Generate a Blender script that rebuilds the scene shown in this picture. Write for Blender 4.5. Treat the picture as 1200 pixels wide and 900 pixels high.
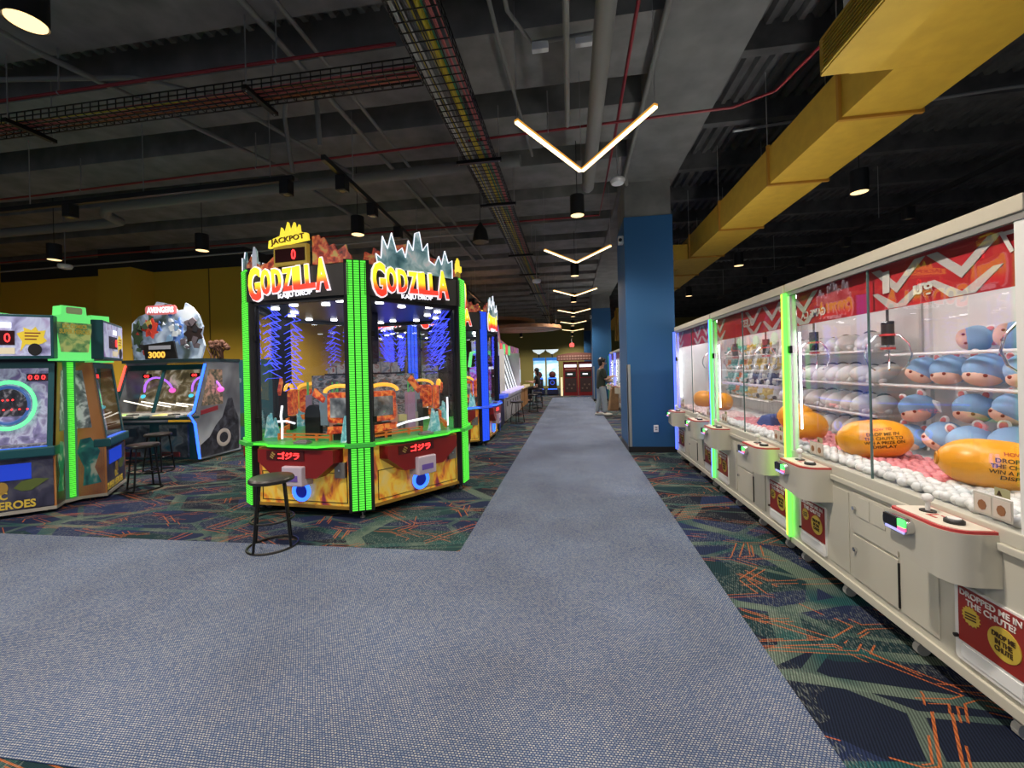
import bpy, bmesh, math, random
from mathutils import Vector, Matrix
for o in list(bpy.data.objects): bpy.data.objects.remove(o, do_unlink=True)
S = bpy.context.scene
COL = S.collection
PI = math.pi
R = math.radians
rnd = random.Random(7)

# ------------------------------------------------------------------ camera
cam = bpy.data.cameras.new('camera'); camo = bpy.data.objects.new('camera', cam); COL.objects.link(camo)
FPX = 480.0
cam.sensor_width = 36.0; cam.lens = 36.0*FPX/1200.0
cam.shift_y = -17.3/1200.0
cam.clip_start = .02; cam.clip_end = 200
YAW = math.atan(69/FPX)
camo.matrix_world = Matrix.Translation((0, 0, 1.52)) @ Matrix.Rotation(YAW, 4, 'Z') @ Matrix.Rotation(PI/2, 4, 'X') @ Matrix.Rotation(-.025, 4, 'Z')
S.camera = camo
# ------------------------------------------------------------------ world, exposure
w = bpy.data.worlds.new('world'); S.world = w; w.use_nodes = True
w.node_tree.nodes['Background'].inputs[0].default_value = (.62, .72, .95, 1)
w.node_tree.nodes['Background'].inputs[1].default_value = .25
S.view_settings.view_transform = 'Standard'; S.view_settings.look = 'None'
S.view_settings.exposure = 0.0; S.view_settings.gamma = 1.0; S.view_settings.use_curve_mapping = False
S.cycles.transparent_max_bounces = 32
S.cycles.max_bounces = 8
S.cycles.sample_clamp_indirect = 4.0
S.cycles.caustics_reflective = False; S.cycles.caustics_refractive = False
PENDANT_W = 420.0
CHEV_E = 3.2
CLAW_E = 7.0

# ------------------------------------------------------------------ materials
MATS = {}
def mat(name, col=(.5, .5, .5), rough=.5, metal=0.0, emit=0.0, ecol=None, noise=0.0, nscale=8.0, spec=.5):
    if name in MATS: return MATS[name]
    m = bpy.data.materials.new(name); m.use_nodes = True
    nt = m.node_tree; b = nt.nodes['Principled BSDF']
    b.inputs['Base Color'].default_value = (*col, 1)
    b.inputs['Roughness'].default_value = rough
    b.inputs['Metallic'].default_value = metal
    b.inputs['Specular IOR Level'].default_value = spec
    if emit:
        b.inputs['Emission Color'].default_value = (*(ecol or col), 1)
        b.inputs['Emission Strength'].default_value = emit
    if noise:
        tc = nt.nodes.new('ShaderNodeTexCoord'); n = nt.nodes.new('ShaderNodeTexNoise')
        n.inputs['Scale'].default_value = nscale; n.inputs['Detail'].default_value = 5
        nt.links.new(tc.outputs['Object'], n.inputs['Vector'])
        r = nt.nodes.new('ShaderNodeValToRGB')
        r.color_ramp.elements[0].position = .3; r.color_ramp.elements[1].position = .7
        r.color_ramp.elements[0].color = (*[c*(1-noise) for c in col], 1)
        r.color_ramp.elements[1].color = (*[min(1, c*(1+noise)) for c in col], 1)
        nt.links.new(n.outputs['Fac'], r.inputs[0]); nt.links.new(r.outputs[0], b.inputs['Base Color'])
    MATS[name] = m
    return m

def ramp(nt, stops, interp='LINEAR'):
    r = nt.nodes.new('ShaderNodeValToRGB'); cr = r.color_ramp; cr.interpolation = interp
    while len(cr.elements) < len(stops): cr.elements.new(.5)
    for e, (p, c) in zip(cr.elements, stops): e.position = p; e.color = (*c, 1)
    return r

def math_n(nt, op, a, b=None, c=None):
    n = nt.nodes.new('ShaderNodeMath'); n.operation = op
    for i, x in enumerate((a, b, c)):
        if x is None: continue
        if isinstance(x, (int, float)): n.inputs[i].default_value = x
        else: nt.links.new(x, n.inputs[i])
    return n.outputs[0]

def mixc(nt, fac, a, b):
    n = nt.nodes.new('ShaderNodeMix'); n.data_type = 'RGBA'
    for sock, x in ((n.inputs[0], fac), (n.inputs[6], a), (n.inputs[7], b)):
        if isinstance(x, (int, float)): sock.default_value = x
        elif isinstance(x, tuple): sock.default_value = (*x, 1)
        else: nt.links.new(x, sock)
    return n.outputs[2]

def art(name, stops, scale=3.0, emit=0.0, detail=3.0, distort=1.0, stretch=(1, 1, 1), rough=.35):
    """printed panel art: soft colour patches"""
    if name in MATS: return MATS[name]
    m = bpy.data.materials.new(name); m.use_nodes = True; nt = m.node_tree; b = nt.nodes['Principled BSDF']
    tc = nt.nodes.new('ShaderNodeTexCoord'); mp = nt.nodes.new('ShaderNodeMapping'); mp.inputs['Scale'].default_value = stretch
    nt.links.new(tc.outputs['Object'], mp.inputs[0])
    n = nt.nodes.new('ShaderNodeTexNoise'); n.inputs['Scale'].default_value = scale; n.inputs['Detail'].default_value = detail
    n.inputs['Distortion'].default_value = distort
    nt.links.new(mp.outputs[0], n.inputs['Vector'])
    r = ramp(nt, stops); nt.links.new(n.outputs['Fac'], r.inputs[0])
    nt.links.new(r.outputs[0], b.inputs['Base Color']); b.inputs['Roughness'].default_value = rough
    if emit:
        nt.links.new(r.outputs[0], b.inputs['Emission Color']); b.inputs['Emission Strength'].default_value = emit
    MATS[name] = m
    return m

def glass_mat(name, tint=(1, 1, 1), lo=.04, hi=.7):
    m = bpy.data.materials.new(name); m.use_nodes = True; nt = m.node_tree
    nt.nodes.remove(nt.nodes['Principled BSDF']); out = nt.nodes['Material Output']
    t = nt.nodes.new('ShaderNodeBsdfTransparent'); t.inputs[0].default_value = (*tint, 1)
    g = nt.nodes.new('ShaderNodeBsdfGlossy'); g.inputs['Roughness'].default_value = 0.0
    lw = nt.nodes.new('ShaderNodeLayerWeight'); lw.inputs[0].default_value = .5
    f = math_n(nt, 'MULTIPLY_ADD', math_n(nt, 'POWER', lw.outputs['Facing'], 4.0), hi, lo)
    mx = nt.nodes.new('ShaderNodeMixShader'); nt.links.new(f, mx.inputs[0])
    nt.links.new(t.outputs[0], mx.inputs[1]); nt.links.new(g.outputs[0], mx.inputs[2])
    nt.links.new(mx.outputs[0], out.inputs[0]); MATS[name] = m
    return m

def carpet_pattern():
    m = bpy.data.materials.new('patterned_carpet'); m.use_nodes = True; nt = m.node_tree; b = nt.nodes['Principled BSDF']
    tc = nt.nodes.new('ShaderNodeTexCoord')
    def vor(scale, rot, sx, feature='F1', off=0.0):
        mp = nt.nodes.new('ShaderNodeMapping'); mp.inputs['Rotation'].default_value = (0, 0, rot)
        mp.inputs['Scale'].default_value = (sx, 1, 1); mp.inputs['Location'].default_value = (off, off*.7, 0)
        nt.links.new(tc.outputs['Object'], mp.inputs[0])
        v = nt.nodes.new('ShaderNodeTexVoronoi'); v.voronoi_dimensions = '2D'; v.feature = feature; v.inputs['Scale'].default_value = scale
        nt.links.new(mp.outputs[0], v.inputs['Vector']); return v
    # facets: navy / slate / teal
    v1 = vor(2.3, .5, .45); sep = nt.nodes.new('ShaderNodeSeparateColor'); nt.links.new(v1.outputs['Color'], sep.inputs[0])
    base = ramp(nt, [(0, (.008, .012, .026)), (.25, (.014, .022, .058)), (.5, (.009, .028, .035)), (.62, (.017, .027, .078)), (.8, (.017, .046, .047)), (.9, (.010, .012, .022))], 'CONSTANT')
    nt.links.new(sep.outputs[0], base.inputs[0]); c = base.outputs[0]
    # long sage bands in two directions
    for sc, ro, sx, off, wd, amt in ((1.5, -.45, .4, 3.1, .05, .8), (2.1, 1.2, .5, 5.3, .035, .65)):
        v2 = vor(sc, ro, sx, 'DISTANCE_TO_EDGE', off)
        band = math_n(nt, 'LESS_THAN', v2.outputs['Distance'], wd)
        n2 = nt.nodes.new('ShaderNodeTexNoise'); n2.inputs['Scale'].default_value = 2.3; nt.links.new(tc.outputs['Object'], n2.inputs['Vector'])
        bcol = ramp(nt, [(.40, (.014, .07, .07)), (.5, (.055, .095, .08)), (.6, (.115, .155, .12))]); nt.links.new(n2.outputs['Fac'], bcol.inputs[0])
        c = mixc(nt, math_n(nt, 'MULTIPLY', band, amt), c, bcol.outputs[0])
    # orange angular outlines
    for sc, ro, sx, off, dist, hw, th, ns in ((2.3, .95, .55, 7.7, .045, .008, .5, 3.0), (2.3, .95, .55, 7.7, .075, .006, .56, 4.0), (3.4, 2.2, .5, 1.9, .05, .009, .57, 2.0)):
        v3 = vor(sc, ro, sx, 'DISTANCE_TO_EDGE', off)
        l = math_n(nt, 'LESS_THAN', math_n(nt, 'ABSOLUTE', math_n(nt, 'SUBTRACT', v3.outputs['Distance'], dist)), hw)
        n3 = nt.nodes.new('ShaderNodeTexNoise'); n3.inputs['Scale'].default_value = ns; n3.inputs['Detail'].default_value = 0
        nt.links.new(tc.outputs['Object'], n3.inputs['Vector'])
        l = math_n(nt, 'MULTIPLY', l, math_n(nt, 'GREATER_THAN', n3.outputs['Fac'], th))
        c = mixc(nt, math_n(nt, 'MULTIPLY', l, .9), c, (.36, .10, .028))
    # light yarn flecks
    mpf = nt.nodes.new('ShaderNodeMapping'); mpf.inputs['Rotation'].default_value = (0, 0, .35); mpf.inputs['Scale'].default_value = (1, .22, 1); nt.links.new(tc.outputs['Object'], mpf.inputs[0])
    nf = nt.nodes.new('ShaderNodeTexNoise'); nf.inputs['Scale'].default_value = 130; nf.inputs['Detail'].default_value = 1; nt.links.new(mpf.outputs[0], nf.inputs['Vector'])
    nb = nt.nodes.new('ShaderNodeTexNoise'); nb.inputs['Scale'].default_value = 1.8; nt.links.new(tc.outputs['Object'], nb.inputs['Vector'])
    fl_ = math_n(nt, 'MULTIPLY', math_n(nt, 'GREATER_THAN', nf.outputs['Fac'], .56), math_n(nt, 'GREATER_THAN', nb.outputs['Fac'], .5))
    c = mixc(nt, math_n(nt, 'MULTIPLY', fl_, .35), c, (.2, .22, .19))
    # yarn rows
    wv = nt.nodes.new('ShaderNodeTexWave'); wv.inputs['Scale'].default_value = 26; wv.inputs['Distortion'].default_value = 1.2; wv.inputs['Detail'].default_value = 2
    wv.inputs['Detail Scale'].default_value = 8
    mp = nt.nodes.new('ShaderNodeMapping'); mp.inputs['Rotation'].default_value = (0, 0, .35); nt.links.new(tc.outputs['Object'], mp.inputs[0]); nt.links.new(mp.outputs[0], wv.inputs['Vector'])
    dk = ramp(nt, [(0, (.5, .5, .5)), (1, (1.4, 1.4, 1.4))]); nt.links.new(wv.outputs['Fac'], dk.inputs[0])
    mul = nt.nodes.new('ShaderNodeMix'); mul.data_type = 'RGBA'; mul.blend_type = 'MULTIPLY'; mul.inputs[0].default_value = 1
    nt.links.new(c, mul.inputs[6]); nt.links.new(dk.outputs[0], mul.inputs[7])
    nt.links.new(mul.outputs[2], b.inputs['Base Color']); b.inputs['Roughness'].default_value = .95; b.inputs['Specular IOR Level'].default_value = .15
    MATS['patterned_carpet'] = m
    return m

def carpet_runner():
    m = bpy.data.materials.new('runner_carpet'); m.use_nodes = True; nt = m.node_tree; b = nt.nodes['Principled BSDF']
    tc = nt.nodes.new('ShaderNodeTexCoord')
    nz = nt.nodes.new('ShaderNodeTexNoise'); nz.inputs['Scale'].default_value = 30; nz.inputs['Detail'].default_value = 2
    nt.links.new(tc.outputs['Object'], nz.inputs['Vector'])
    add = nt.nodes.new('ShaderNodeVectorMath'); add.operation = 'MULTIPLY_ADD'
    nt.links.new(nz.outputs['Color'], add.inputs[0]); add.inputs[1].default_value = (.006, .006, 0); nt.links.new(tc.outputs['Object'], add.inputs[2])
    br = nt.nodes.new('ShaderNodeTexBrick'); br.inputs['Scale'].default_value = 1.0
    br.inputs['Brick Width'].default_value = .0135; br.inputs['Row Height'].default_value = .0098; br.inputs['Mortar Size'].default_value = .0028; br.inputs['Mortar Smooth'].default_value = .4
    br.offset = .5
    br.inputs['Color1'].default_value = (.40, .41, .39, 1); br.inputs['Color2'].default_value = (.16, .205, .28, 1); br.inputs['Mortar'].default_value = (.034, .062, .145, 1)
    nt.links.new(add.outputs[0], br.inputs['Vector'])
    n2 = nt.nodes.new('ShaderNodeTexNoise'); n2.inputs['Scale'].default_value = 1.1; n2.inputs['Detail'].default_value = 6; nt.links.new(tc.outputs['Object'], n2.inputs['Vector'])
    r = ramp(nt, [(.3, (.78, .76, .76)), (.7, (1.12, 1.12, 1.12))]); nt.links.new(n2.outputs['Fac'], r.inputs[0])
    mul = nt.nodes.new('ShaderNodeMix'); mul.data_type = 'RGBA'; mul.blend_type = 'MULTIPLY'; mul.inputs[0].default_value = 1
    nt.links.new(br.outputs['Color'], mul.inputs[6]); nt.links.new(r.outputs[0], mul.inputs[7])
    nt.links.new(mul.outputs[2], b.inputs['Base Color']); b.inputs['Roughness'].default_value = .95; b.inputs['Specular IOR Level'].default_value = .15
    MATS['runner_carpet'] = m
    return m

def led_mat(name, col, dim, strength, nlanes=0, pitch=.012):
    """LED column: rows of small diodes"""
    m = bpy.data.materials.new(name); m.use_nodes = True; nt = m.node_tree; b = nt.nodes['Principled BSDF']
    tc = nt.nodes.new('ShaderNodeTexCoord'); sp = nt.nodes.new('ShaderNodeSeparateXYZ'); nt.links.new(tc.outputs['Object'], sp.inputs[0])
    fz = math_n(nt, 'FRACT', math_n(nt, 'DIVIDE', sp.outputs[2], pitch*2))
    d = math_n(nt, 'LESS_THAN', math_n(nt, 'ABSOLUTE', math_n(nt, 'SUBTRACT', fz, .5)), .3)
    c = mixc(nt, d, dim, col)
    b.inputs['Base Color'].default_value = (*[x*.3 for x in col], 1)
    nt.links.new(c, b.inputs['Emission Color']); b.inputs['Emission Strength'].default_value = strength
    MATS[name] = m
    return m

def grad_mat(name, stops, emit):
    """print that runs from one colour to another over the height of the letters"""
    m = bpy.data.materials.new(name); m.use_nodes = True; nt = m.node_tree; b = nt.nodes['Principled BSDF']
    tc = nt.nodes.new('ShaderNodeTexCoord'); sp = nt.nodes.new('ShaderNodeSeparateXYZ'); nt.links.new(tc.outputs['Generated'], sp.inputs[0])
    r = ramp(nt, stops); nt.links.new(sp.outputs[1], r.inputs[0])
    nt.links.new(r.outputs[0], b.inputs['Base Color']); nt.links.new(r.outputs[0], b.inputs['Emission Color']); b.inputs['Emission Strength'].default_value = emit
    MATS[name] = m
    return m

carpet_pattern(); carpet_runner()
GLASS = glass_mat('clear_glass')
GLASSW = glass_mat('claw_glass', lo=.045, hi=.7)
BLACK = mat('black_paint', (.012, .012, .013), .45)
BLACKM = mat('black_metal', (.02, .02, .02), .35, .6)
CHROME = mat('chrome', (.7, .7, .7), .18, 1)
CREAM = mat('cream_metal', (.60, .58, .49), .38, .05)
WHITE = mat('white_plastic', (.8, .8, .78), .4)
WHITEP = mat('white_panel', (.82, .84, .84), .5)
GREY_CEIL = mat('ceiling_grey', (.20, .20, .19), .9, noise=.25, nscale=3)
DARK_CEIL = mat('ceiling_black', (.095, .093, .09), .9, noise=.3, nscale=4)
YELLOW_WALL = mat('yellow_paint', (.80, .50, .04), .7)
DARKWALL = mat('dark_wall', (.035, .036, .034), .85)
BLUE_PAINT = mat('blue_paint', (.016, .095, .235), .55)
DUCT_Y = mat('duct_yellow', (.54, .335, .03), .55, noise=.08)
RED_PIPE = mat('red_pipe', (.24, .010, .016), .4)
GREY_PIPE = mat('grey_pipe', (.2, .2, .185), .6)
GALV = mat('galvanised', (.35, .35, .34), .45, .5)
OLIVE = mat('olive_wall', (.36, .32, .10), .8)
WARM = mat('lamp_warm', (1, .72, .38), .5, emit=1.9, ecol=(1, .68, .32))
GREEN_LED = led_mat('green_led', (.13, 1.0, .07), (.01, .25, .01), .95)
GREEN_GLOW = mat('green_glow', (.05, .5, .03), .4, emit=.9, ecol=(.10, .95, .05))
GREEN_SOFT = mat('green_soft', (.05, .45, .05), .4, emit=.08, ecol=(.12, .9, .15))
BLUE_LED = led_mat('blue_led', (.02, .09, .9), (.005, .03, .4), 1.2)
BLUE_GLOW = mat('blue_glow', (.02, .06, .5), .4, emit=2.6, ecol=(.03, .14, 1.0))
BLUE_DEEP = mat('blue_deep', (.005, .01, .12), .4, emit=.25, ecol=(.01, .03, .6))
RED_LED = mat('red_led', (.5, .01, .01), .4, emit=3.5, ecol=(1, .03, .03))
RED_DIM = mat('dark_display', (.03, .004, .004), .25)
RED_PAINT = mat('red_console', (.22, .012, .012), .3)
TEAL = mat('teal_panel', (.015, .10, .13), .4)

# ------------------------------------------------------------------ mesh builder
class MB:
    def __init__(s): s.v = []; s.f = []
    def add(s, vs, fs, M=None):
        o = len(s.v)
        s.v += [tuple(M @ Vector(p)) if M is not None else tuple(p) for p in vs]
        s.f += [tuple(i+o for i in f) for f in fs]
        return s
    def box(s, x0, x1, y0, y1, z0, z1, M=None):
        v = [(x, y, z) for x in (x0, x1) for y in (y0, y1) for z in (z0, z1)]
        return s.add(v, [(0, 1, 3, 2), (4, 6, 7, 5), (0, 4, 5, 1), (2, 3, 7, 6), (0, 2, 6, 4), (1, 5, 7, 3)], M)
    def bar(s, p0, p1, a, b=None):
        """square bar between two points"""
        p0 = Vector(p0); p1 = Vector(p1); b = b or a; d = p1-p0
        q = d.to_track_quat('Z', 'Y').to_matrix().to_4x4()
        return s.box(-a/2, a/2, -b/2, b/2, 0, d.length, Matrix.Translation(p0) @ q)
    def cyl(s, p0, p1, r, n=12, r2=None):
        p0 = Vector(p0); p1 = Vector(p1); d = p1-p0; r2 = r if r2 is None else r2
        M = Matrix.Translation(p0) @ d.to_track_quat('Z', 'Y').to_matrix().to_4x4(); L = d.length
        v = [(r*math.cos(2*PI*i/n), r*math.sin(2*PI*i/n), 0) for i in range(n)]+[(r2*math.cos(2*PI*i/n), r2*math.sin(2*PI*i/n), L) for i in range(n)]
        f = [(i, (i+1) % n, n+(i+1) % n, n+i) for i in range(n)]+[tuple(range(n-1, -1, -1)), tuple(range(n, 2*n))]
        return s.add(v, f, M)
    def tube(s, path, r, n=8, closed=False):
        P = [Vector(p) for p in path]; m = len(P); rings = []
        t0 = (P[1]-P[0]).normalized(); nrm = t0.orthogonal().normalized()
        for i in range(m):
            a = P[i-1] if (i > 0 or closed) else P[i]; b = P[(i+1) % m] if (i < m-1 or closed) else P[i]
            t = (b-a).normalized(); nrm = (nrm-t*nrm.dot(t)).normalized(); bn = t.cross(nrm)
            rr = r[i] if isinstance(r, (list, tuple)) else r
            rings.append([P[i]+nrm*rr*math.cos(2*PI*k/n)+bn*rr*math.sin(2*PI*k/n) for k in range(n)])
        v = [p for g in rings for p in g]; f = []
        for i in range(m if closed else m-1):
            j = (i+1) % m
            f += [(i*n+k, i*n+(k+1) % n, j*n+(k+1) % n, j*n+k) for k in range(n)]
        if not closed: f += [tuple(range(n-1, -1, -1)), tuple((m-1)*n+k for k in range(n))]
        return s.add(v, f)
    def prism(s, poly, d0, d1, M=None):
        """polygon in x-z, extruded along y from d0 to d1"""
        n = len(poly); v = [(a, d0, b) for a, b in poly]+[(a, d1, b) for a, b in poly]
        f = [tuple(range(n)), tuple(range(2*n-1, n-1, -1))]+[(i, n+i, n+(i+1) % n, (i+1) % n) for i in range(n)]
        return s.add(v, f, M)
    def ell(s, c, r, seg=16, rings=10, M=None):
        v = [(c[0], c[1], c[2]-r[2])]
        for j in range(1, rings):
            a = -PI/2+PI*j/rings
            v += [(c[0]+r[0]*math.cos(a)*math.cos(2*PI*i/seg), c[1]+r[1]*math.cos(a)*math.sin(2*PI*i/seg), c[2]+r[2]*math.sin(a)) for i in range(seg)]
        v.append((c[0], c[1], c[2]+r[2])); top = len(v)-1; f = []
        for i in range(seg): f.append((0, 1+(i+1) % seg, 1+i))
        for j in range(rings-2):
            for i in range(seg):
                a = 1+j*seg+i; b = 1+j*seg+(i+1) % seg; f.append((a, b, b+seg, a+seg))
        for i in range(seg): f.append((top, 1+(rings-2)*seg+i, 1+(rings-2)*seg+(i+1) % seg))
        return s.add(v, f, M)
    def lathe(s, prof, n=20, M=None):
        m = len(prof); v = [(r*math.cos(2*PI*i/n), r*math.sin(2*PI*i/n), z) for r, z in prof for i in range(n)]
        f = [(j*n+i, j*n+(i+1) % n, (j+1)*n+(i+1) % n, (j+1)*n+i) for j in range(m-1) for i in range(n)]
        f += [tuple(range(n-1, -1, -1)), tuple((m-1)*n+i for i in range(n))]
        return s.add(v, f, M)
    def torus(s, Rr, r, n=28, k=8, M=None):
        v = [((Rr+r*math.cos(2*PI*j/k))*math.cos(2*PI*i/n), (Rr+r*math.cos(2*PI*j/k))*math.sin(2*PI*i/n), r*math.sin(2*PI*j/k)) for i in range(n) for j in range(k)]
        f = [(i*k+j, ((i+1) % n)*k+j, ((i+1) % n)*k+(j+1) % k, i*k+(j+1) % k) for i in range(n) for j in range(k)]
        return s.add(v, f, M)
    def mesh(s, name, m, smooth=False):
        me = bpy.data.meshes.new(name); me.from_pydata(s.v, [], s.f); me.materials.append(m)
        bm = bmesh.new(); bm.from_mesh(me); bmesh.ops.recalc_face_normals(bm, faces=bm.faces); bm.to_mesh(me); bm.free()
        if smooth:
            me.polygons.foreach_set('use_smooth', [True]*len(me.polygons)); me.set_sharp_from_angle(angle=R(40))
        return me
    def build(s, name, m, parent=None, smooth=False, M=None, bevel=0):
        return link(name, s.mesh(name, m, smooth), parent, M, bevel)

def link(name, me, parent=None, M=None, bevel=0):
    o = bpy.data.objects.new(name, me); COL.objects.link(o)
    if parent is not None: o.parent = parent
    if M is not None: o.matrix_local = M
    if bevel:
        b = o.modifiers.new('bevel', 'BEVEL'); b.width = bevel; b.segments = 2; b.limit_method = 'ANGLE'
    return o
def tag(o, label, cat, group=None, kind=None):
    o['label'] = label; o['category'] = cat
    if group: o['group'] = group
    if kind: o['kind'] = kind
    return o
def thing(name, label, cat, loc=(0, 0, 0), rz=0, group=None):
    o = bpy.data.objects.new(name, None); COL.objects.link(o); o.empty_display_size = .1
    o.location = loc; o.rotation_euler = (0, 0, rz)
    return tag(o, label, cat, group)
def struct(o, label, cat):
    o['kind'] = 'structure'; o['label'] = label; o['category'] = cat
    return o
def dup(o, parent=None):
    c = o.copy(); COL.objects.link(c)
    if parent is not None: c.parent = parent
    for ch in list(o.children): dup(ch, c)
    return c
TR = Matrix.Translation
def RZ(a): return Matrix.Rotation(a, 4, 'Z')
def RX(a): return Matrix.Rotation(a, 4, 'X')
def RY(a): return Matrix.Rotation(a, 4, 'Y')
FRONT = RX(PI/2)          # text plane: x right, y -> z, normal -> -y

_tx = {}
def text_mesh(s, m, depth=.004, bold=0.0):
    k = (s, m.name, depth, bold)
    if k in _tx: return _tx[k]
    c = bpy.data.curves.new('lettering', 'FONT'); c.body = s; c.size = 1; c.align_x = 'CENTER'; c.align_y = 'CENTER'
    c.extrude = depth; c.offset = bold; c.resolution_u = 3; c.space_line = .95
    o = bpy.data.objects.new('tmp', c); COL.objects.link(o)
    dg = bpy.context.evaluated_depsgraph_get(); me = bpy.data.meshes.new_from_object(o.evaluated_get(dg))
    bpy.data.objects.remove(o); bpy.data.curves.remove(c)
    me.name = 'lettering'; me.materials.clear(); me.materials.append(m)
    xs = [v.co.x for v in me.vertices]; ys = [v.co.y for v in me.vertices]
    if xs:
        cx, cy = (min(xs)+max(xs))/2, (min(ys)+max(ys))/2; sx, sy = max(xs)-min(xs), max(ys)-min(ys)
        for v in me.vertices: v.co.x = (v.co.x-cx)/sx; v.co.y = (v.co.y-cy)/sy
    _tx[k] = me
    return me
def txt(parent, s, w, h, M, m, depth=.004, bold=0.0, name='lettering'):
    """text fitted to a width and a height, standing in the plane M"""
    return link(name, text_mesh(s, m, depth, bold), parent, M @ Matrix.Diagonal((w, h, 1, 1)))

def rrect(w, h, r, n=4, cx=0, cz=0):
    p = []
    for (sx, sz, a0) in ((1, 1, 0), (-1, 1, PI/2), (-1, -1, PI), (1, -1, 1.5*PI)):
        for i in range(n+1):
            a = a0+PI/2*i/n; p.append((cx+sx*(w/2-r)+r*math.cos(a), cz+sz*(h/2-r)+r*math.sin(a)))
    return p

# ================================================================== SETTING
fl = struct(MB().box(-16, 10, -4, 33, -.1, 0).build('floor', MATS['patterned_carpet']), 'dark blue and green carpet with orange zigzag lines', 'floor')
mb = MB().box(-.96, .98, -4, 21.3, 0, .004); mb.box(-16, -.96, 1.34, 3.33, 0, .004)
struct(mb.build('floor_runner', MATS['runner_carpet']), 'grey blue speckled carpet walkway running down the hall', 'carpet')


# ceiling deck, corrugated along the hall
def deck(x0, x1, y0, y1, z, m, name, label):
    mb = MB(); per = .16; x = x0; prof = []
    while x < x1:
        prof += [(x, z), (x+per*.38, z), (x+per*.5, z+.07), (x+per*.88, z+.07)]; x += per
    prof.append((x, z)); n = len(prof)
    v = [(a, y0, b) for a, b in prof]+[(a, y1, b) for a, b in prof]
    mb.add(v, [(i, i+1, n+i+1, n+i) for i in range(n-1)])
    return struct(mb.build(name, m), label, 'ceiling')
deck(-16, .98, -4, 33, 5.25, GREY_CEIL, 'ceiling', 'grey corrugated metal deck above the beams')
deck(1.84, 10, -4, 33, 5.15, DARK_CEIL, 'ceiling', 'black corrugated metal deck over the claw machines')
k = 0; y = 2.65-1.35*5
while y < 32:
    b = MB().box(-16, .96, y, y+.85, 4.85, 5.3).build('ceiling_beam', GREY_CEIL); b['kind'] = 'structure'; b['label'] = 'grey flat ceiling beam crossing the hall'; b['group'] = 'grey ceiling beams'
    b['category'] = 'beam'
    y += 1.35
y = -2.0
while y < 32:
    b = MB().box(1.86, 10, y, y+.12, 4.9, 5.2).build('ceiling_beam', DARK_CEIL); b['kind'] = 'structure'; b['label'] = 'black ceiling joist over the claw machines'; b['group'] = 'black ceiling joists'; b['category'] = 'beam'
    y += 1.35
b = MB().box(.96, 1.86, -4, 33, 4.77, 5.35).build('ceiling_beam', mat('beam_grey', (.17, .17, .16), .9, noise=.2, nscale=3)); b['kind'] = 'structure'; b['label'] = 'wide grey beam along the row of blue pillars'; b['category'] = 'beam'  # ceiling grey darkened in colour to offset light from the claw machines

# walls
struct(MB().box(-16, -8.25, 9.48, 9.68, 0, 4.35).build('wall_left', YELLOW_WALL), 'yellow painted wall behind the arcade machines', 'wall')
struct(MB().box(-16, -8.25, 9.48, 9.68, 4.35, 5.3).build('wall_left_upper', DARKWALL), 'dark grey upper wall above the yellow paint', 'wall')
struct(MB().box(-8.45, -8.25, 9.68, 33, 0, 4.35).build('wall_side', YELLOW_WALL), 'yellow side wall running to the back', 'wall')
struct(MB().box(-8.45, -8.25, 9.68, 33, 4.35, 5.3).build('wall_side_upper', DARKWALL), 'dark upper side wall running to the back', 'wall')
struct(MB().box(-11.94, -10.97, 8.9, 9.48, 0, 4.35).build('wall_column', YELLOW_WALL), 'yellow column standing out from the left wall', 'wall')
struct(MB().box(-11.94, -10.97, 8.9, 9.48, 4.35, 5.3).build('wall_column_upper', DARKWALL), 'dark upper part of the yellow column', 'wall')
struct(MB().box(-16.2, -16, -4, 10, 0, 5.3).build('wall_far_left', YELLOW_WALL), 'yellow wall at the far left', 'wall')
struct(MB().box(-8.4, 10, 31.2, 31.4, 0, 5.3).build('wall_far', OLIVE), 'olive wall at the far end of the hall', 'wall')
struct(MB().box(10, 10.2, -4, 33, 0, 5.3).build('wall_right', DARKWALL), 'dark wall at the right behind the claw machines', 'wall')
for x in (-9.3,):
    o = MB().box(x-.01, x+.01, 9.465, 9.48, 0, 4.35).build('trim_1', mat('seam', (.2, .13, .015), .8)); struct(o, 'dark joint in the yellow wall', 'trim')

# blue pillars
for i, (y0, lab) in enumerate(((7.46, 'nearest blue pillar beside the claw machines'), (18.7, 'second blue pillar behind the standing person'), (29.9, 'farthest blue pillar at the end of the hall'))):
    p = thing('pillar', lab, 'pillar', (.99, y0, 0)); p['kind'] = 'structure'
    MB().box(0, .82, 0, 1.1, .1, 4.15).build('shaft', BLUE_PAINT, p)
    MB().box(-.006, .826, -.006, 1.106, 0, .1).build('baseboard', BLACK, p)
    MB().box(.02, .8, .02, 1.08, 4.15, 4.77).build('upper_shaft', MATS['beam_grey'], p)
    if i < 2:
        g = MB(); g.box(-.012, .05, -.012, .002, .1, 1.55); g.box(-.012, .002, -.012, .05, .1, 1.55)
        g.build('corner_guard', mat('guard', (.42, .43, .42), .35, .6), p)
        g = MB(); g.box(.78, .832, -.012, .002, .1, 1.55); g.box(.822, .832, -.012, .05, .1, 1.55)
        g.build('corner_guard', MATS['guard'], p)
        pl = MB().box(.42, .5, -.014, 0, .36, .48).build('outlet', WHITE, p, bevel=.003)
        for zz in (.39, .43):
            MB().box(.44, .48, -.017, -.013, zz, zz+.025).build('socket', mat('socket', (.3, .3, .3), .5), pl)
        c = MB().box(-.09, 0, .08, .2, 3.72, 3.86).build('camera_box', WHITE, p, bevel=.01)
        MB().cyl((-.06, .08, 3.78), (-.06, .05, 3.78), .03, 12).build('lens', BLACK, c)

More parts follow.
